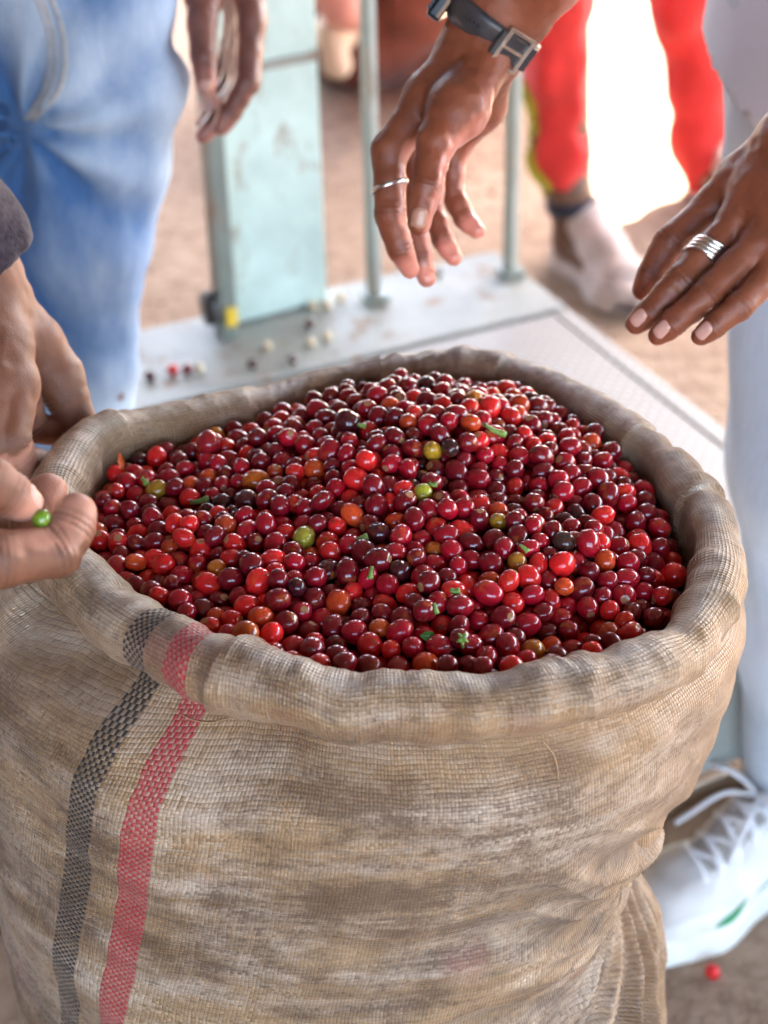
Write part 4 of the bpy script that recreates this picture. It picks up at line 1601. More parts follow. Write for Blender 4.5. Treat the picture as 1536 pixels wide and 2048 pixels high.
A = hand_mesh(wh, 0.0014, palm_dir=X * 0.9 + FW * 0.35 - Yv * 0.1, tips=[c[-1][1] for c in wh.chains[1:]])
B = hand_mesh(rh, 0.0014, palm_dir=-Yv * 0.4 + FW * 0.8, tips=[])
hipR, hipL = V3(.335, .47, .88), V3(.51, .50, .88)
kneeR, kneeL = V3(.368, .415, .5), V3(.58, .45, .5)
ankR, ankL = V3(.418, .458, .1), V3(.62, .50, .1)
shR, shL = V3(.27, .52, 1.36), V3(.60, .56, 1.36)
elR, elL = at(1180, -330, 1.09), at(1960, -10, 1.0)
bc = (chain((hipR, .055), (kneeR, .05), (ankR, .036)) + chain((hipL, .065), (kneeL, .05), (ankL, .036)) +
      chain((V3(.43, .49, .93), .095), (V3(.43, .52, 1.15), .095), (V3(.435, .54, 1.33), .10)) +
      chain((shR, .05), (V3(.435, .54, 1.36), .07), (shL, .05)) + chain((shR, .05), (elR, .041), (at(1110, -170, 1.115), .037)) +
      chain((shL, .05), (elL, .041), (at(1800, 130, 1.045), .037)) + chain((V3(.435, .54, 1.38), .055), (V3(.43, .52, 1.50), .052)) +
      chain((V3(.425, .51, 1.62), .088), (V3(.42, .48, 1.55), .062)) + chain((V3(.415, .40, 1.585), .016), (V3(.417, .42, 1.61), .008)))
Cv, Cq, _ = coarse(bc, 0.012, 0.02)
V, q, pa, cs_ = join_body([A, B, (Cv, Cq, np.zeros(len(Cv)))])
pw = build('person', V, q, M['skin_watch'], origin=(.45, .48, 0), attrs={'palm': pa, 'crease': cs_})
tag(pw, 'person in white shirt and pale jeans, both ringed hands out over the sack', 'person')
# nails
c = trace(wh, at(838, 436, 1.0), ray(838, 436))
build('fingernail', *nail_geo(wh, c, at(838, 446, 1.094) - at(853, 372, 1.09), -FW - X * .15, .0062, .0058), M['nail_dark'], pw)
for (u, v, ia) in ((1264, 654, 2), (1310, 676, 3), (1395, 678, 4)):
    ch = rh.chains[ia]
    tip = ch[-1][1]
    axd = ch[-1][1] - ch[-2][0]
    c = trace(rh, tip + (-FW * .9 + Yv * .3) * 0.03, FW * .9 - Yv * .3)
    build('fingernail', *nail_geo(rh, c, axd, -FW * .8 + Yv * .25 - X * .2, .0058, .0046), M['nail'], pw)
# rings
rc = at(779, 375, 1.129)
build('finger_ring', *band_geo(lambda p: np.minimum.reduce([cone(p, *cc) for cc in wh.chains[1]]), rc, (at(780, 425, 1.128) - mcp[0][0]) + X * 0.012, .0032, .0017, .0004, 40), M['silver'], pw)
rg = lambda p: np.minimum.reduce([cone(p, *cc) for cc in rh.chains[2]])
rc = at(1411, 506, 1.0845)
axr = at(1362, 562, 1.080) - rm[1][0]
rr1 = build('finger_ring', *band_geo(rg, rc, axr, .0115, .0014, .0004, 40), M['silver'], pw)
for s in (-.0043, -.0014, .0014, .0043):
    ax1 = axr / np.linalg.norm(axr)
    build('ring_strand', *band_geo(rg, rc + ax1 * s, axr + X * 0.016, .0024, .0021, .0004, 40, segs=4), M['silver'], rr1)
# wrist watch worn with the case on the far left side, buckle on the right
fore = lambda p: np.minimum.reduce([cone(p, *cc) for cc in wh.soft[:4]])
foreS = Figure()
foreS.soft = wh.soft[:4]
wc = at(972, 50, 1.142)
wax = at(960, 100, 1.15) - at(1010, 5, 1.137) + X * -0.006
wax /= np.linalg.norm(wax)
watch = build('wrist_watch', *band_geo(foreS, wc, wax, .019, .0026, .0006, 64, segs=5), M['strap'], pw)


def plate(name, c, nrm, along, sx, sy, sz, mat, parent, bev=.001):
    nrm = nrm / np.linalg.norm(nrm)
    a = along - nrm * (along @ nrm)
    a /= np.linalg.norm(a)
    b = np.cross(nrm, a)
    vs, fs = box_geo((0, 0, 0), (sx, sy, sz), 0, bev)
    vs = np.asarray(c) + vs[:, :1] * a + vs[:, 1:2] * b + vs[:, 2:3] * nrm
    return build(name, vs, fs, mat, parent, smooth=False)


ln = -X * 1.0 + FW * 0.15 + Yv * 0.1
ln = ln - wax * (ln @ wax)
ln /= np.linalg.norm(ln)
pcase = trace(foreS, wc + ln * 0.09, -ln)
plate('watch_case', pcase + ln * 0.004, ln, wax, .033, .032, .010, M['case'], watch, .003)
plate('watch_glass', pcase + ln * 0.0095, ln, wax, .026, .026, .002, M['glass'], watch, .0008)
rn = X * 0.75 - FW * 0.75 - Yv * 0.05
rn = rn - wax * (rn @ wax)
rn /= np.linalg.norm(rn)
pb = trace(foreS, wc + rn * 0.09, -rn)
tg = np.cross(rn, wax)
fr = []
for (da, db, sx, sy) in ((.0115, 0, .0032, .021), (-.0115, 0, .0032, .021), (0, .0105, .026, .0032), (0, -.0105, .026, .0032)):
    vs, fs = box_geo((0, 0, 0), (sx, sy, .0042), 0, .0008)
    cc = pb + rn * 0.0045 + wax * da + tg * db
    fr.append((cc + vs[:, :1] * wax + vs[:, 1:2] * tg + vs[:, 2:3] * rn, fs))
build('watch_buckle', *merge(*fr), M['steel'], watch, smooth=False)
plate('buckle_tongue', pb + rn * 0.0055, rn, tg, .021, .0025, .003, M['steel'], watch, .0005)
plate('strap_end', pb + rn * 0.0035 + tg * 0.002, rn, tg, .034, .017, .003, M['strap'], watch, .001)
for k in range(4):
    dn = -FW * 0.97 + X * (-0.36 + 0.12 * k)
    dn = dn - wax * (dn @ wax)
    dn /= np.linalg.norm(dn)
    ph = trace(foreS, wc + dn * 0.09, -dn)
    build('strap_hole', *tube_geo([ph + dn * .0022, ph + dn * .0035], .0011, 8), M['case'], watch)


def cloth_fold(seed, a1=.006, a2=.003, s1=(9, 9, 5), s2=(26, 26, 12)):
    return lambda p: a1 * vnoise(p * np.array(s1), seed) + a2 * vnoise(p * np.array(s2), seed + 1)


# pale jeans
legR = [(hipR, .078), (V3(.348, .44, .72), .070), (kneeR, .072), (V3(.394, .432, .30), .072), (ankR + V3(0.003, 0.005, 0.01), .073)]
legL = [(hipL, .085), (kneeL, .070), (ankL, .072)]
fo = cloth_fold(60, .006, .004)
Vj, qj, _f = coarse(chain(*legR) + chain(*legL) + chain((V3(.41, .49, .90), .085), (V3(.45, .50, .90), .085)), 0.009, 0.03, fo,
                    cut=lambda p: np.maximum(0.085 + 0.012 * np.sin(p[:, 0] * 40) - p[:, 2], p[:, 2] - 0.95))
nf = np.clip(0.5 + 1.2 * vnoise(Vj * np.array([7, 7, 3]), 61), 0, 1)
build('jeans', Vj, qj, M['denim_pale'], pw, attrs={'fade': nf})
# white shirt with a curved hem
fo2 = cloth_fold(64, .006, .0015, (7, 7, 2.5), (16, 16, 6))
hz = lambda p: 0.812 + 0.035 * np.cos((np.arctan2(p[:, 1] - .5, p[:, 0] - .42)) * 2 + 0.6)
elRs, elLs = elR, elL
Vs, qs, _f = coarse(chain((V3(.395, .475, .76), .150), (V3(.405, .485, .95), .138), (V3(.43, .52, 1.15), .13), (V3(.435, .54, 1.30), .125)) +
                    chain((shR + V3(0, 0, -.01), .075), (V3(.435, .54, 1.36), .085), (shL + V3(0, 0, -.01), .075)) +
                    chain((shR, .072), (shR * .45 + elR * .55, .062)) + chain((shL, .072), (shL * .4 + elL * .6, .062)), 0.008, 0.03, fo2, cut=lambda p: hz(p) - p[:, 2])
build('shirt', Vs, qs, M['shirt'], pw)


# sneakers
def sneaker(heel, toe, parent, detail=True, mats=('shoe', 'sole')):
    heel, toe = np.asarray(heel, float), np.asarray(toe, float)
    ax = (toe - heel)
    L = np.linalg.norm(ax)
    ax /= L
    az = V3(0, 0, 1)
    ay = np.cross(az, ax)
    T = lambda x, y, z: heel + ax * x + ay * y + az * z

    def loc(p):
        qv = p - heel
        return np.stack([qv @ ax, qv @ ay, qv @ az], 1)

    def out2(pp, grow=0.0):
        p2 = pp.copy()
        p2[:, 2] = 0
        d = cone(p2, V3(.038, 0, 0), V3(.11, .002, 0), .036, .031)
        d = smin(d, cone(p2, V3(.11, .002, 0), V3(.205, -.004, 0), .031, .047), .02)
        d = smin(d, cone(p2, V3(.205, -.004, 0), V3(L - .042, -.002, 0), .047, .038), .02)
        return d - grow

    def spring(pp):
        return 0.012 * np.clip((pp[:, 0] - (L - .09)) / .09, 0, 1) ** 2 + 0.004 * np.exp(-((pp[:, 0] - .11) / .04) ** 2)

    def sole(p):
        pp = loc(p)
        z = pp[:, 2] - spring(pp)
        return np.maximum(out2(pp, .001), np.abs(z - .0155) - .0155 + 0.0) - 0.0015

    def upper(p):
        pp = loc(p)
        qv = pp * np.array([1, 1, 1.0])
        d = cone(qv, V3(.042, 0, .045), V3(.062, 0, .105), .033, .035)
        d = smin(d, cone(qv, V3(.060, 0, .095), V3(.135, 0, .072), .036, .034), .02)
        d = smin(d, cone(qv, V3(.135, 0, .070), V3(.205, -.002, .045), .035, .034), .02)
        d = smin(d, cone(qv, V3(.205, -.018, .040), V3(L - .048, -.012, .036), .030, .027), .02)
        d = smin(d, cone(qv, V3(.205, .016, .040), V3(L - .048, .012, .036), .030, .027), .02)
        d = smin(d, np.maximum(out2(pp, -.003), np.abs(pp[:, 2] - .038) - .014), .012)
        d = np.maximum(d, .02 - pp[:, 2])
        hole = cone(qv, V3(.055, 0, .14), V3(.072, 0, .105), .030, .020)
        return np.maximum(d - .0015 * vnoise(pp * 60, 5), -hole)
    b = [T(x, y, z) for x in (-.02, L + .02) for y in (-.07, .07) for z in (-.01, .16)]
    lo, hi = np.min(b, 0), np.max(b, 0)
    sh = build('shoe', *surface_nets(upper, lo, hi, .0042), M[mats[0]], parent)
    build('sole', *surface_nets(sole, lo, hi, .0042), M[mats[1]], sh)
    if not detail:
        return sh
    # laces: zigzag crossing rows over the tongue, then a bow
    def on_top(x, y):
        return trace(upper, T(x, y, .16), -az) + az * .002
    for i in range(5):
        x = .115 + i * .021
        row = [on_top(x + .004 * math.sin(j), y) for j, y in enumerate(np.linspace(-.026, .026, 7))]
        build('lace', *tube_geo(spline(row, 16), .0034, 7, flat=.5, up=az), M['lace'], sh)
        row = [on_top(x + .004 + .013 * t, -.024 + .048 * t) + az * .002 for t in np.linspace(0, 1, 7)]
        build('lace', *tube_geo(spline(row, 16), .0032, 7, flat=.5, up=az), M['lace'], sh)
    tg = []
    for x in np.linspace(.10, .205, 9):
        for y in np.linspace(-.019, .019, 5):
            tg.append(on_top(x, y) - az * .0012)
    build('tongue', tg, [(i * 5 + j, i * 5 + j + 1, i * 5 + j + 6, i * 5 + j + 5) for i in range(8) for j in range(4)], M['tongue'], sh)
    k = on_top(.128, 0) + az * .008
    for s in (-1, 1):
        lp = [k, k + ay * .02 * s + ax * .016 + az * .022, k + ay * .045 * s + ax * .022 + az * .018, k + ay * .05 * s + ax * .004 + az * .006, k + ay * .02 * s + az * .004, k]
        build('lace_loop', *tube_geo(spline(lp, 26), .0034, 7, flat=.55, up=az), M['lace'], sh)
        en = [k, k + ay * .018 * s + ax * .03 + az * .006, k + ay * .03 * s + ax * .06 - az * .012, k + ay * .036 * s + ax * .075 - az * .022]
        build('lace_end', *tube_geo(spline(en, 16), .003, 7, flat=.6, up=az), M['lace'], sh)
    # green dashes printed low on the side that faces the camera
    for (x0, x1, z0, th0) in ((.178, .222, .050, .0055), (.118, .158, .050, .0030)):
        pts = []
        side = 1 if (ay @ (CAM - heel)) > 0 else -1
        for j, x in enumerate(np.linspace(x0, x1, 8)):
            zz0 = z0 - .010 * (j / 7)
            for dz in (-th0 * math.sin(math.pi * (j + .5) / 8), th0 * math.sin(math.pi * (j + .5) / 8)):
                pts.append(trace(upper, T(x, .09 * side, zz0 + dz), -ay * side) + ay * side * .0008)
        fs = [(2 * j, 2 * j + 1, 2 * j + 3, 2 * j + 2) for j in range(7)]
        build('green_dash', pts, fs, M['green_mark'], sh)
    return sh


sneaker((.462, .492, 0), (.215, .325, 0), pw)
sneaker((.655, .60, 0), (.56, .33, 0), pw, False)

# ---- person in blue jeans, standing behind on the left
jh = Figure()
jh.limb([J(470, -560, 1.55, .043), J(455, -230, 1.565, .029)])
jh.limb([J(440, -230, 1.56, .025), J(425, -130, 1.555, .020)])
jh.limb([J(478, -230, 1.57, .025), J(478, -130, 1.565, .020)])
jm = [J(502, 42, 1.550, .0132), J(494, 48, 1.578, .0130), J(484, 42, 1.605, .0122), J(472, 30, 1.628, .0110)]
for m_, x0 in zip(jm, (482, 474, 462, 450)):
    jh.limb([J(x0, -120, 1.56, .019), ((at(x0, -120, 1.56) + m_[0]) / 2, .0165), m_])
jh.limb([J(428, -120, 1.55, .017), J(408, -20, 1.535, .0165), J(404, 45, 1.525, .0130)])
jh.finger([J(404, 45, 1.525, .0128), J(406, 110, 1.522, .0118), J(412, 166, 1.522, .0098)])
jh.finger([jm[0], J(494, 165, 1.548, .0116), J(460, 225, 1.550, .0100), J(443, 254, 1.552, .0080)])
jh.finger([jm[1], J(480, 172, 1.580, .0114), J(434, 240, 1.580, .0096), J(409, 270, 1.580, .0080)])
jh.finger([jm[2], J(466, 160, 1.606, .0106), J(428, 215, 1.606, .0092), J(408, 248, 1.606, .0076)])
jh.finger([jm[3], J(450, 140, 1.630, .0092), J(428, 190, 1.630, .0080), J(412, 214, 1.630, .0068)])
jh.wrist = (at(455, -150, 1.56), 0.18)
A = hand_mesh(jh, 0.0024, palm_dir=-X * 0.9 + FW * .4, tips=[c[-1][1] for c in jh.chains])
hR, hL = V3(-.252, .675, .86), V3(-.40, .675, .86)
kR, kL = V3(-.285, .640, .48), V3(-.42, .60, .48)
aR, aL = V3(-.32, .70, .10), V3(-.43, .66, .10)
sR, sL = V3(-.14, .70, 1.38), V3(-.52, .70, 1.38)
eR, wL = at(470, -560, 1.55), V3(-.57, .60, .84)
bc = (chain((hR, .06), (kR, .045), (aR, .036)) + chain((hL, .06), (kL, .045), (aL, .036)) +
      chain((V3(-.325, .69, .95), .10), (V3(-.33, .70, 1.3), .10)) + chain((sR, .05), (V3(-.33, .70, 1.38), .07), (sL, .05)) +
      chain((sR, .05), (eR, .042)) + chain((sL, .05), (V3(-.58, .70, 1.1), .042), (wL, .028), (wL + V3(0, -.02, -.09), .024)) +
      chain((V3(-.33, .70, 1.4), .055), (V3(-.33, .69, 1.52), .052)) + chain((V3(-.33, .68, 1.64), .088), (V3(-.33, .65, 1.57), .062)))
Cv, Cq, _ = coarse(bc, 0.013, 0.02)
V, q, pa, cs_ = join_body([A, (Cv, Cq, np.zeros(len(Cv)))])
pj_ = build('person', V, q, M['skin_jean'], origin=(-.33, .68, 0), attrs={'palm': pa, 'crease': cs_})
tag(pj_, 'person in faded blue jeans standing behind the sack, one hand hanging by the thigh', 'person')
c = trace(jh, at(412, 176, 1.3), ray(412, 176))
build('fingernail', *nail_geo(jh, c, at(412, 166, 1.522) - at(406, 110, 1.522), -FW, .0065, .0075), M['nail'], pj_)

crotch = at(48, 245, 1.50)


def jean_fold(p):
    d = p - crotch
    ds, dz = d[:, 0], d[:, 2]
    rho = np.sqrt(ds * ds + dz * dz) + 1e-4
    ps = np.arctan2(dz, ds)
    nz = vnoise(np.stack([ps * 2, rho * 9, 0 * ps], 1), 71)
    f = .0085 * np.sin(ps * 9 + 1.6 * nz + rho * 8) * np.exp(-rho / .16) * np.clip(rho / .03, 0, 1)
    f += .006 * vnoise(p * np.array([9, 9, 4]) + 3, 72) + .0025 * vnoise(np.stack([p[:, 0] * 14 + p[:, 2] * 22, p[:, 1] * 14, p[:, 2] * 9], 1), 73)
    f += .0045 * vnoise(np.stack([p[:, 0] * 30 + p[:, 2] * 6, p[:, 1] * 30, p[:, 2] * 4], 1), 77)
    # knee bags
    f += .007 * vnoise(np.stack([p[:, 0] * 6, p[:, 1] * 6, p[:, 2] * 32 + p[:, 0] * 20], 1), 74) * np.clip((.62 - p[:, 2]) / .1, 0, 1)
    return f


jl = chain((hR + V3(.004, 0, 0), .078), (V3(-.252, .665, .74), .078), (V3(-.276, .655, .62), .068), (kR + V3(-.016, 0, 0), .056), (aR, .062)) + \
    chain((hL, .080), (V3(-.402, .655, .72), .080), (kL, .064), (aL, .066)) + \
    chain((V3(-.365, .685, .93), .098), (V3(-.285, .685, .93), .098)) + chain((V3(-.325, .62, .88), .045), (V3(-.325, .64, .80), .035))
Vj, qj, jf = coarse(jl, 0.0065, 0.022, jean_fold, cut=lambda p: np.maximum(p[:, 2] - 1.02, .05 - p[:, 2]))
# whiskering and worn thighs
u_ = np.array([project(v)[0] for v in Vj[:]]) if len(Vj) < 1 else None
wx = (Vj[:, 0] + .252) / .08
fade = np.clip(0.29 + 0.5 * vnoise(np.stack([Vj[:, 0] * 8 + Vj[:, 2] * 5, Vj[:, 1] * 8, Vj[:, 2] * 5], 1), 75), 0, 1)
fade = np.clip(fade + 0.45 * np.clip((.66 - Vj[:, 2]) / .22, 0, 1), 0, 1)  # lower legs paler: bleaching, and light put into the colour
fade = np.clip(fade + 16 * jean_fold(Vj), 0, 1)
jeans = build('jeans', Vj, qj, M['denim'], pj_, attrs={'fade': fade})
JB = world_bvh(Vj, qj)
for off, r0 in ((0, .0016), (11, .0016), (30, .0022)):
    out = []
    for (u, v) in spline([(62 + off, -30), (92 + off, 50), (100 + off, 120), (88 + off, 180), (50 + off * .6, 240)], 26)[:, :2]:
        r = ray(u, v)
        hh = JB.ray_cast(Vector(CAM), Vector(r).normalized())
        if hh[0] is not None:
            out.append(np.array(hh[0]))
    if len(out) > 4:
        build('fly_seam', *tube_geo(out, r0, 6), M['denim_seam'], jeans)
Vs, qs, _f = coarse(chain((V3(-.36, .685, .99), .125), (V3(-.29, .685, .99), .125)) + chain((V3(-.33, .69, 1.0), .13), (V3(-.33, .70, 1.3), .135)) +
                    chain((sR, .07), (V3(-.33, .70, 1.36), .085), (sL, .07)) + chain((sR, .068), (sR * .5 + eR * .5, .06)) + chain((sL, .068), (V3(-.56, .70, 1.22), .06)),
                    0.013, 0.03, cloth_fold(80), cut=lambda p: .935 - p[:, 2])
build('shirt', Vs, qs, M['cuff'], pj_)
sneaker((-.315, .79, 0), (-.315, .50, 0), pj_, False)
sneaker((-.435, .75, 0), (-.455, .46, 0), pj_, False)

# ---- person at the left edge in a dark sleeve, both hands at the rim
KF = 1.12


def K(u, v, d, r):
    return J(u, v, d * KF, r * KF)


l1 = Figure()
l1.limb([K(-330, 250, .93, .047), K(-150, 420, .955, .037), K(-62, 545, .975, .0275)])
l1.limb([K(-75, 545, .97, .0235), K(-58, 600, .975, .0225)])
l1.limb([K(-35, 560, .99, .022), K(-22, 610, .99, .0205)])
lm = [K(28, 768, .957, .0135), K(-12, 770, .950, .0135), K(-50, 770, .947, .0128), K(-88, 760, .950, .0115)]
for m_, x0 in zip(lm, (-18, -42, -66, -90)):
    l1.limb([K(x0, 610, .98, .020), ((at(x0, 610, .975 * KF) + m_[0]) / 2, .0168), m_])
l1.limb([K(-8, 615, .995, .019), K(55, 690, 1.0, .0182), K(112, 752, 1.005, .0152)])
l1.finger([K(112, 752, 1.005, .0152), K(132, 790, 1.006, .0128), K(158, 850, 1.012, .0108), K(176, 915, 1.022, .0088)])
l1.finger([lm[0], K(18, 880, .945, .0118), K(42, 930, .962, .0100), K(75, 925, .975, .0082)])
l1.finger([lm[1], K(-25, 890, .938, .0118), K(5, 945, .955, .0100), K(45, 945, .970, .0082)])
l1.finger([lm[2], K(-65, 880, .938, .0110), K(-35, 940, .952, .0096), K(5, 945, .965, .0080)])
l1.finger([lm[3], K(-100, 850, .942, .0096), K(-75, 905, .955, .0084), K(-40, 915, .965, .0072)])
l1.finger([K(45, 800, .985, .0110), K(62, 852, 1.0, .0095), K(100, 862, 1.006, .0085)])
l1.wrist = (at(-50, 590, .98 * KF), 0.17)
l2 = Figure()
l2.limb([J(-560, 960, .72, .042), J(-330, 1010, .775, .031), J(-260, 1020, .79, .027)])
l2.limb([J(-260, 985, .795, .022), J(-150, 940, .800, .0170), J(-120, 940, .802, .0155)])
l2.limb([J(-260, 1060, .79, .023), J(-150, 1100, .797, .0172), J(-110, 1108, .80, .0155)])
l2.limb([J(-255, 1040, .81, .022), J(-130, 1030, .825, .0170)])
l2.finger([J(-130, 938, .802, .0155), J(-25, 965, .812, .0126), J(20, 990, .818, .0105), J(50, 1010, .823, .0078)])
l2.finger([J(-120, 1108, .80, .0152), J(0, 1118, .810, .0140), J(112, 1103, .824, .0122), J(146, 1050, .830, .0106), J(152, 1026, .832, .0096)])
l2.finger([J(-130, 1045, .825, .0140), J(0, 1040, .848, .0118), J(70, 1010, .856, .0104), J(98, 982, .858, .0090)])
l2.wrist = (at(-270, 1020, .79), 0.16)
A = hand_mesh(l1, 0.0015, palm_dir=X * .2 - FW * -.5 - Yv * .8, tips=[])
B = hand_mesh(l2, 0.0013, palm_dir=Yv * .95 + X * .25, tips=[c[-1][1] for c in l2.chains])
tP = V3(-.72, .02, .0)
shN, shF = V3(-.62, -.20, 1.18), V3(-.62, .22, 1.20)
elN, elF = at(-720, 900, .70), at(-420, 170, .92 * KF)
bc = (chain((V3(-.80, -.02, .82), .11), (V3(-.72, .0, 1.05), .11), (V3(-.64, .01, 1.18), .10)) + chain((shN, .05), (V3(-.64, .01, 1.2), .07), (shF, .05)) +
      chain((shN, .05), (elN, .042), (at(-480, 975, .74), .036)) + chain((shF, .05), (elF, .043), (at(-260, 320, .94 * KF), .042)) +
      chain((V3(-.84, -.11, .82), .075), (V3(-.74, -.12, .46), .05), (V3(-.82, -.12, .09), .036), (V3(-.68, -.12, .035), .027)) +
      chain((V3(-.84, .11, .82), .075), (V3(-.74, .14, .46), .05), (V3(-.82, .14, .09), .036), (V3(-.68, .14, .035), .027)) +
      chain((V3(-.62, .01, 1.22), .055), (V3(-.56, .01, 1.32), .052)) + chain((V3(-.52, .01, 1.42), .088), (V3(-.47, .01, 1.36), .062)))
Cv, Cq, _ = coarse(bc, 0.013, 0.02)
V, q, pa, cs_ = join_body([A, B, (Cv, Cq, np.zeros(len(Cv)))])
pl_ = build('person', V, q, M['skin_left'], origin=(-.8, 0, 0), attrs={'palm': pa, 'crease': cs_})
tag(pl_, 'person in a dark sleeve at the left edge, pinching a green cherry by the rim', 'person')
c = trace(l2, at(60, 1003, .7), ray(60, 1003))
build('fingernail', *nail_geo(l2, at(62, 1004, .822), at(50, 1010, .823) - at(-25, 965, .812), Yv * .6 + X * .5 - FW * .4, .0055, .005), M['nail'], pl_)
# sleeves and clothes
slv = chain(K(-420, 170, .92, .062), K(-230, 360, .945, .050), K(-92, 478, .968, .0345))
cut_ax = at(-62, 545, .975 * KF) - at(-150, 420, .955 * KF)
cut_ax /= np.linalg.norm(cut_ax)
cpt = at(-45, 540, .977 * KF)
fz = cloth_fold(90, .003, .0022, (22, 22, 22), (70, 70, 70))
Vs, qs, _f = coarse(slv + chain(K(-92, 478, .968, .0345), K(-40, 560, .978, .0335)), 0.0038, 0.02, fz, cut=lambda p: (p - cpt) @ cut_ax)
build('sleeve', Vs, qs, M['sleeve'], pl_)
Vs, qs, _f = coarse(chain((V3(-.80, -.02, .80), .145), (V3(-.72, .0, 1.05), .145), (V3(-.65, .01, 1.17), .13)) + chain((shN, .072), (V3(-.65, .01, 1.19), .085), (shF, .072)) +
                    chain((shF, .072), (elF, .063)) + chain((shN, .072), (elN, .060)), 0.013, 0.03, cloth_fold(92))
build('jacket', Vs, qs, M['sleeve'], pl_)
Vs, qs, _f = coarse(chain((V3(-.84, -.11, .82), .085), (V3(-.74, -.12, .46), .068), (V3(-.82, -.12, .09), .06)) + chain((V3(-.84, .11, .82), .085), (V3(-.74, .14, .46), .068), (V3(-.82, .14, .09), .06)) +
                    chain((V3(-.84, -.06, .86), .11), (V3(-.84, .06, .86), .11)), 0.014, 0.03, cloth_fold(94), cut=lambda p: .06 - p[:, 2])
build('trousers', Vs, qs, M['cuff'], pl_)
# the green cherry between finger and thumb
gc = at(84, 1040, .822)
o = bpy.data.objects.new('coffee_cherry', meshes[1])
COL.objects.link(o)
o.location = gc
o.scale = (.0048, .0048, .0048)
o.color = (0.13, 0.27, 0.02, 1)
tag(o, 'small bright green coffee cherry pinched between finger and thumb at the left', 'coffee cherry')

# ---- person in red trousers walking in the sunlight behind
y1, y2 = 1.86, 2.16
q1 = [on_y(1122, -260, y1 + .02), on_y(1118, 0, y1), on_y(1112, 150, y1), on_y(1122, 300, y1), on_y(1138, 385, y1)]
q2 = [on_y(1345, -260, y2), on_y(1372, 0, y2), on_y(1392, 150, y2), on_y(1402, 280, y2), on_y(1408, 345, y2)]
hipc = (q1[0] + q2[0]) / 2 + V3(0, .05, 0)
top = V3(hipc[0], hipc[1], .98)
a1, a2 = on_y(1146, 470, y1 + .0), on_y(1412, 395, y2)
f1 = [V3(a1[0], a1[1], .055), V3(a1[0] + .06, a1[1] - .13, .035)]
f2 = [V3(a2[0], a2[1], .055), V3(a2[0] + .05, a2[1] - .13, .035)]
bc = (chain((V3(q1[0][0], y1 + .1, .9), .07), (q1[0], .045), (q1[4], .034), (f1[0], .032), (f1[1], .028)) + chain((V3(q2[0][0], y2 - .1, .9), .07), (q2[0], .045), (q2[4], .034), (f2[0], .032), (f2[1], .028)) +
      chain((top, .11), (top + V3(0, 0, .4), .12)) + chain((top + V3(-.18, 0, .42), .05), (top + V3(0, 0, .44), .07), (top + V3(.18, 0, .42), .05)) +
      chain((top + V3(-.18, 0, .42), .045), (top + V3(-.25, .02, .12), .04), (top + V3(-.25, -.05, -.12), .028), (top + V3(-.25, -.06, -.22), .022)) +
      chain((top + V3(.18, 0, .42), .045), (top + V3(.25, .02, .12), .04), (top + V3(.25, -.05, -.12), .028), (top + V3(.25, -.06, -.22), .022)) +
      chain((top + V3(0, 0, .44), .055), (top + V3(0, -.01, .56), .05)) + chain((top + V3(0, 0, .67), .088), (top + V3(0, -.04, .6), .06)))
Cv, Cq, _ = coarse(bc, 0.013, 0.02)
pr = build('person', Cv, Cq, M['skin_red'], origin=(hipc[0], hipc[1], 0), attrs={'palm': np.zeros(len(Cv))})
tag(pr, 'person in bright red trousers with dark cuffs standing out of focus behind the scale', 'person')
fr_ = cloth_fold(100, .013, .007, (14, 14, 12), (30, 30, 24))
Vt, qt, _f = coarse(chain((V3(q1[0][0] + .03, y1 + .1, .88), .09), (q1[0], .062), (q1[1], .050), (q1[2], .050), (q1[3], .046), (q1[4], .034)) +
                    chain((V3(q2[0][0] - .03, y2 - .1, .88), .09), (q2[0], .065), (q2[1], .060), (q2[2], .052), (q2[3], .043), (q2[4], .030)) +
                    chain((top + V3(-.04, 0, -.02), .115), (top + V3(.04, 0, -.02), .115)), 0.010, 0.03, fr_)
trs = build('trousers', Vt, qt, M['red_cloth'], pr)
TB = world_bvh(Vt, qt)
pts = []
for v in np.linspace(150, 385, 16):
    best = None
    for u in range(1040, 1120, 2):
        hh = TB.ray_cast(Vector(CAM), Vector(ray(u, v)).normalized())
        if hh[0] is not None:
            best = np.array(hh[0])
            break
    if best is not None:
        pts.append(best + V3(-.004, .004, 0))
build('side_stripe', *tube_geo(pts, .012, 8, flat=1.0), M['yellow_cloth'], trs)
for qq, aa in ((q1, f1), (q2, f2)):
    d = (aa[0] - qq[4]) / np.linalg.norm(aa[0] - qq[4])
    build('cuff', *tube_geo([qq[4] + d * .002, qq[4] + d * .012, qq[4] + d * .03], [.037, .042, .040], 20), M['cuff'], trs)
build('shirt', *coarse(chain((top + V3(0, 0, .03), .13), (top + V3(0, 0, .38), .14)) + chain((top + V3(-.18, 0, .42), .07), (top + V3(.18, 0, .42), .07)) + chain((top + V3(-.18, 0, .42), .065), (top + V3(-.23, 0, .2), .06)) +
      chain((top + V3(.18, 0, .42), .065), (top + V3(.23, 0, .2), .06)), .014, .03, cloth_fold(104))[:2], M['red_cloth'], pr)
for f_ in (f1, f2):
    hv = V3(f_[0][0] - .012, f_[0][1] + .055, 0)
    sneaker(hv, hv + V3(.085, -.195, 0), pr, False, ('dusty', 'dusty'))

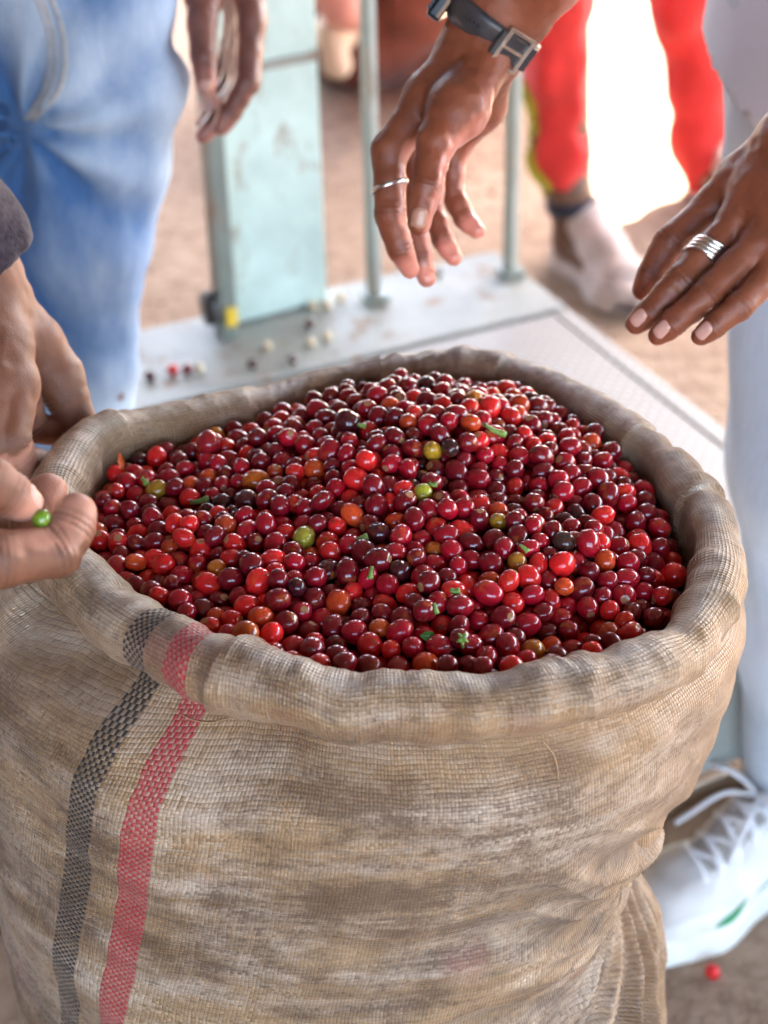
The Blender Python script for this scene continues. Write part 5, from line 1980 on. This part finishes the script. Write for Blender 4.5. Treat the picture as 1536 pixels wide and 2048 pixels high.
# ------------------------------------------------------------------ grit on the earth floor
import bmesh
bm = bmesh.new()
bmesh.ops.create_icosphere(bm, subdivisions=1, radius=1)
iv = np.array([v.co[:] for v in bm.verts])
jf = np.array([[v.index for v in f.verts] for f in bm.faces])
bm.free()
NG = 3200
gp = np.column_stack([RNG.uniform(-1.0, 1.5, NG), RNG.uniform(0.2, 4.2, NG) ** 1.0, np.zeros(NG)])
gs_ = 0.0012 + 0.0045 * RNG.random(NG) ** 3
gvv = (iv[None] * RNG.uniform(.6, 1.3, (NG, 1, 3)) * gs_[:, None, None] * np.array([1, 1, .6])) + gp[:, None, :] + gs_[:, None, None] * np.array([0, 0, .3])
gff = (jf[None] + (np.arange(NG) * len(iv))[:, None, None]).reshape(-1, 3)
tag(build('gravel', gvv.reshape(-1, 3), gff, M['grit'], origin=(0, 2, 0), smooth=False), 'loose grit and small stones scattered on the packed earth', 'gravel', kind='stuff')

# ------------------------------------------------------------------ far clutter and small things
# a slumped red-brown sack leaning in the shade behind the scale, with a pink cloth and a cream bag on it
bx = on_z(800, 225, 0)
by = bx + V3(0.02, .22, 0)
bd = coarse(chain((by + V3(-.10, 0, .14), .17), (by + V3(.06, 0, .34), .19), (by + V3(.05, .02, .60), .15)) + chain((by + V3(.16, .02, .16), .16), (by + V3(.05, 0, .3), .18)),
            .014, .06, cloth_fold(110, .02, .008), cut=lambda p: .0 - p[:, 2])[:2]
tag(build('slumped_sack', *bd, M['bundle'], origin=(by[0], by[1], 0)), 'dark red-brown slumped sack on the dirt far behind the scale', 'sack')
pk = on_y(690, 30, by[1] - .30)
tag(build('pink_cloth', *coarse(chain((pk + V3(-.05, 0, .10), .05), (pk + V3(0, 0, .02), .045), (pk + V3(.035, 0, -.02), .026)) + chain((pk + V3(0, .08, .12), .06), (pk + V3(.05, .1, .2), .06)), .008, .03, cloth_fold(112, .006, .003))[:2], M['pink'], origin=pk),
    'pink cloth bundle hanging over the sack far behind, left of the thin post', 'cloth')
ck = on_y(672, 115, by[1] - .30)
tag(build('cream_bag', *coarse(chain((ck + V3(-.01, 0, .045), .026), (ck + V3(0, 0, -.015), .030)) + chain((ck + V3(-.01, .03, .05), .03), (ck + V3(0, .10, .02), .05)), .007, .03, cloth_fold(114, .004, .002))[:2], M['cream'], origin=ck),
    'small cream bag beside the mint column, under the pink cloth', 'bag')
# pale rope on the earth behind the shoe
rp = [on_z(u, v, .006) for u, v in ((1330, 1620), (1365, 1592), (1400, 1575), (1440, 1560), (1480, 1550), (1540, 1560), (1600, 1600))]
tag(build('rope', *tube_geo(spline(rp, 50), .0055, 8), M['rope'], origin=rp[2]), 'pale rope lying on the dark earth between the scale and the white shoe', 'rope')
for o in bpy.data.objects:
    if '_o' in o:
        del o['_o']
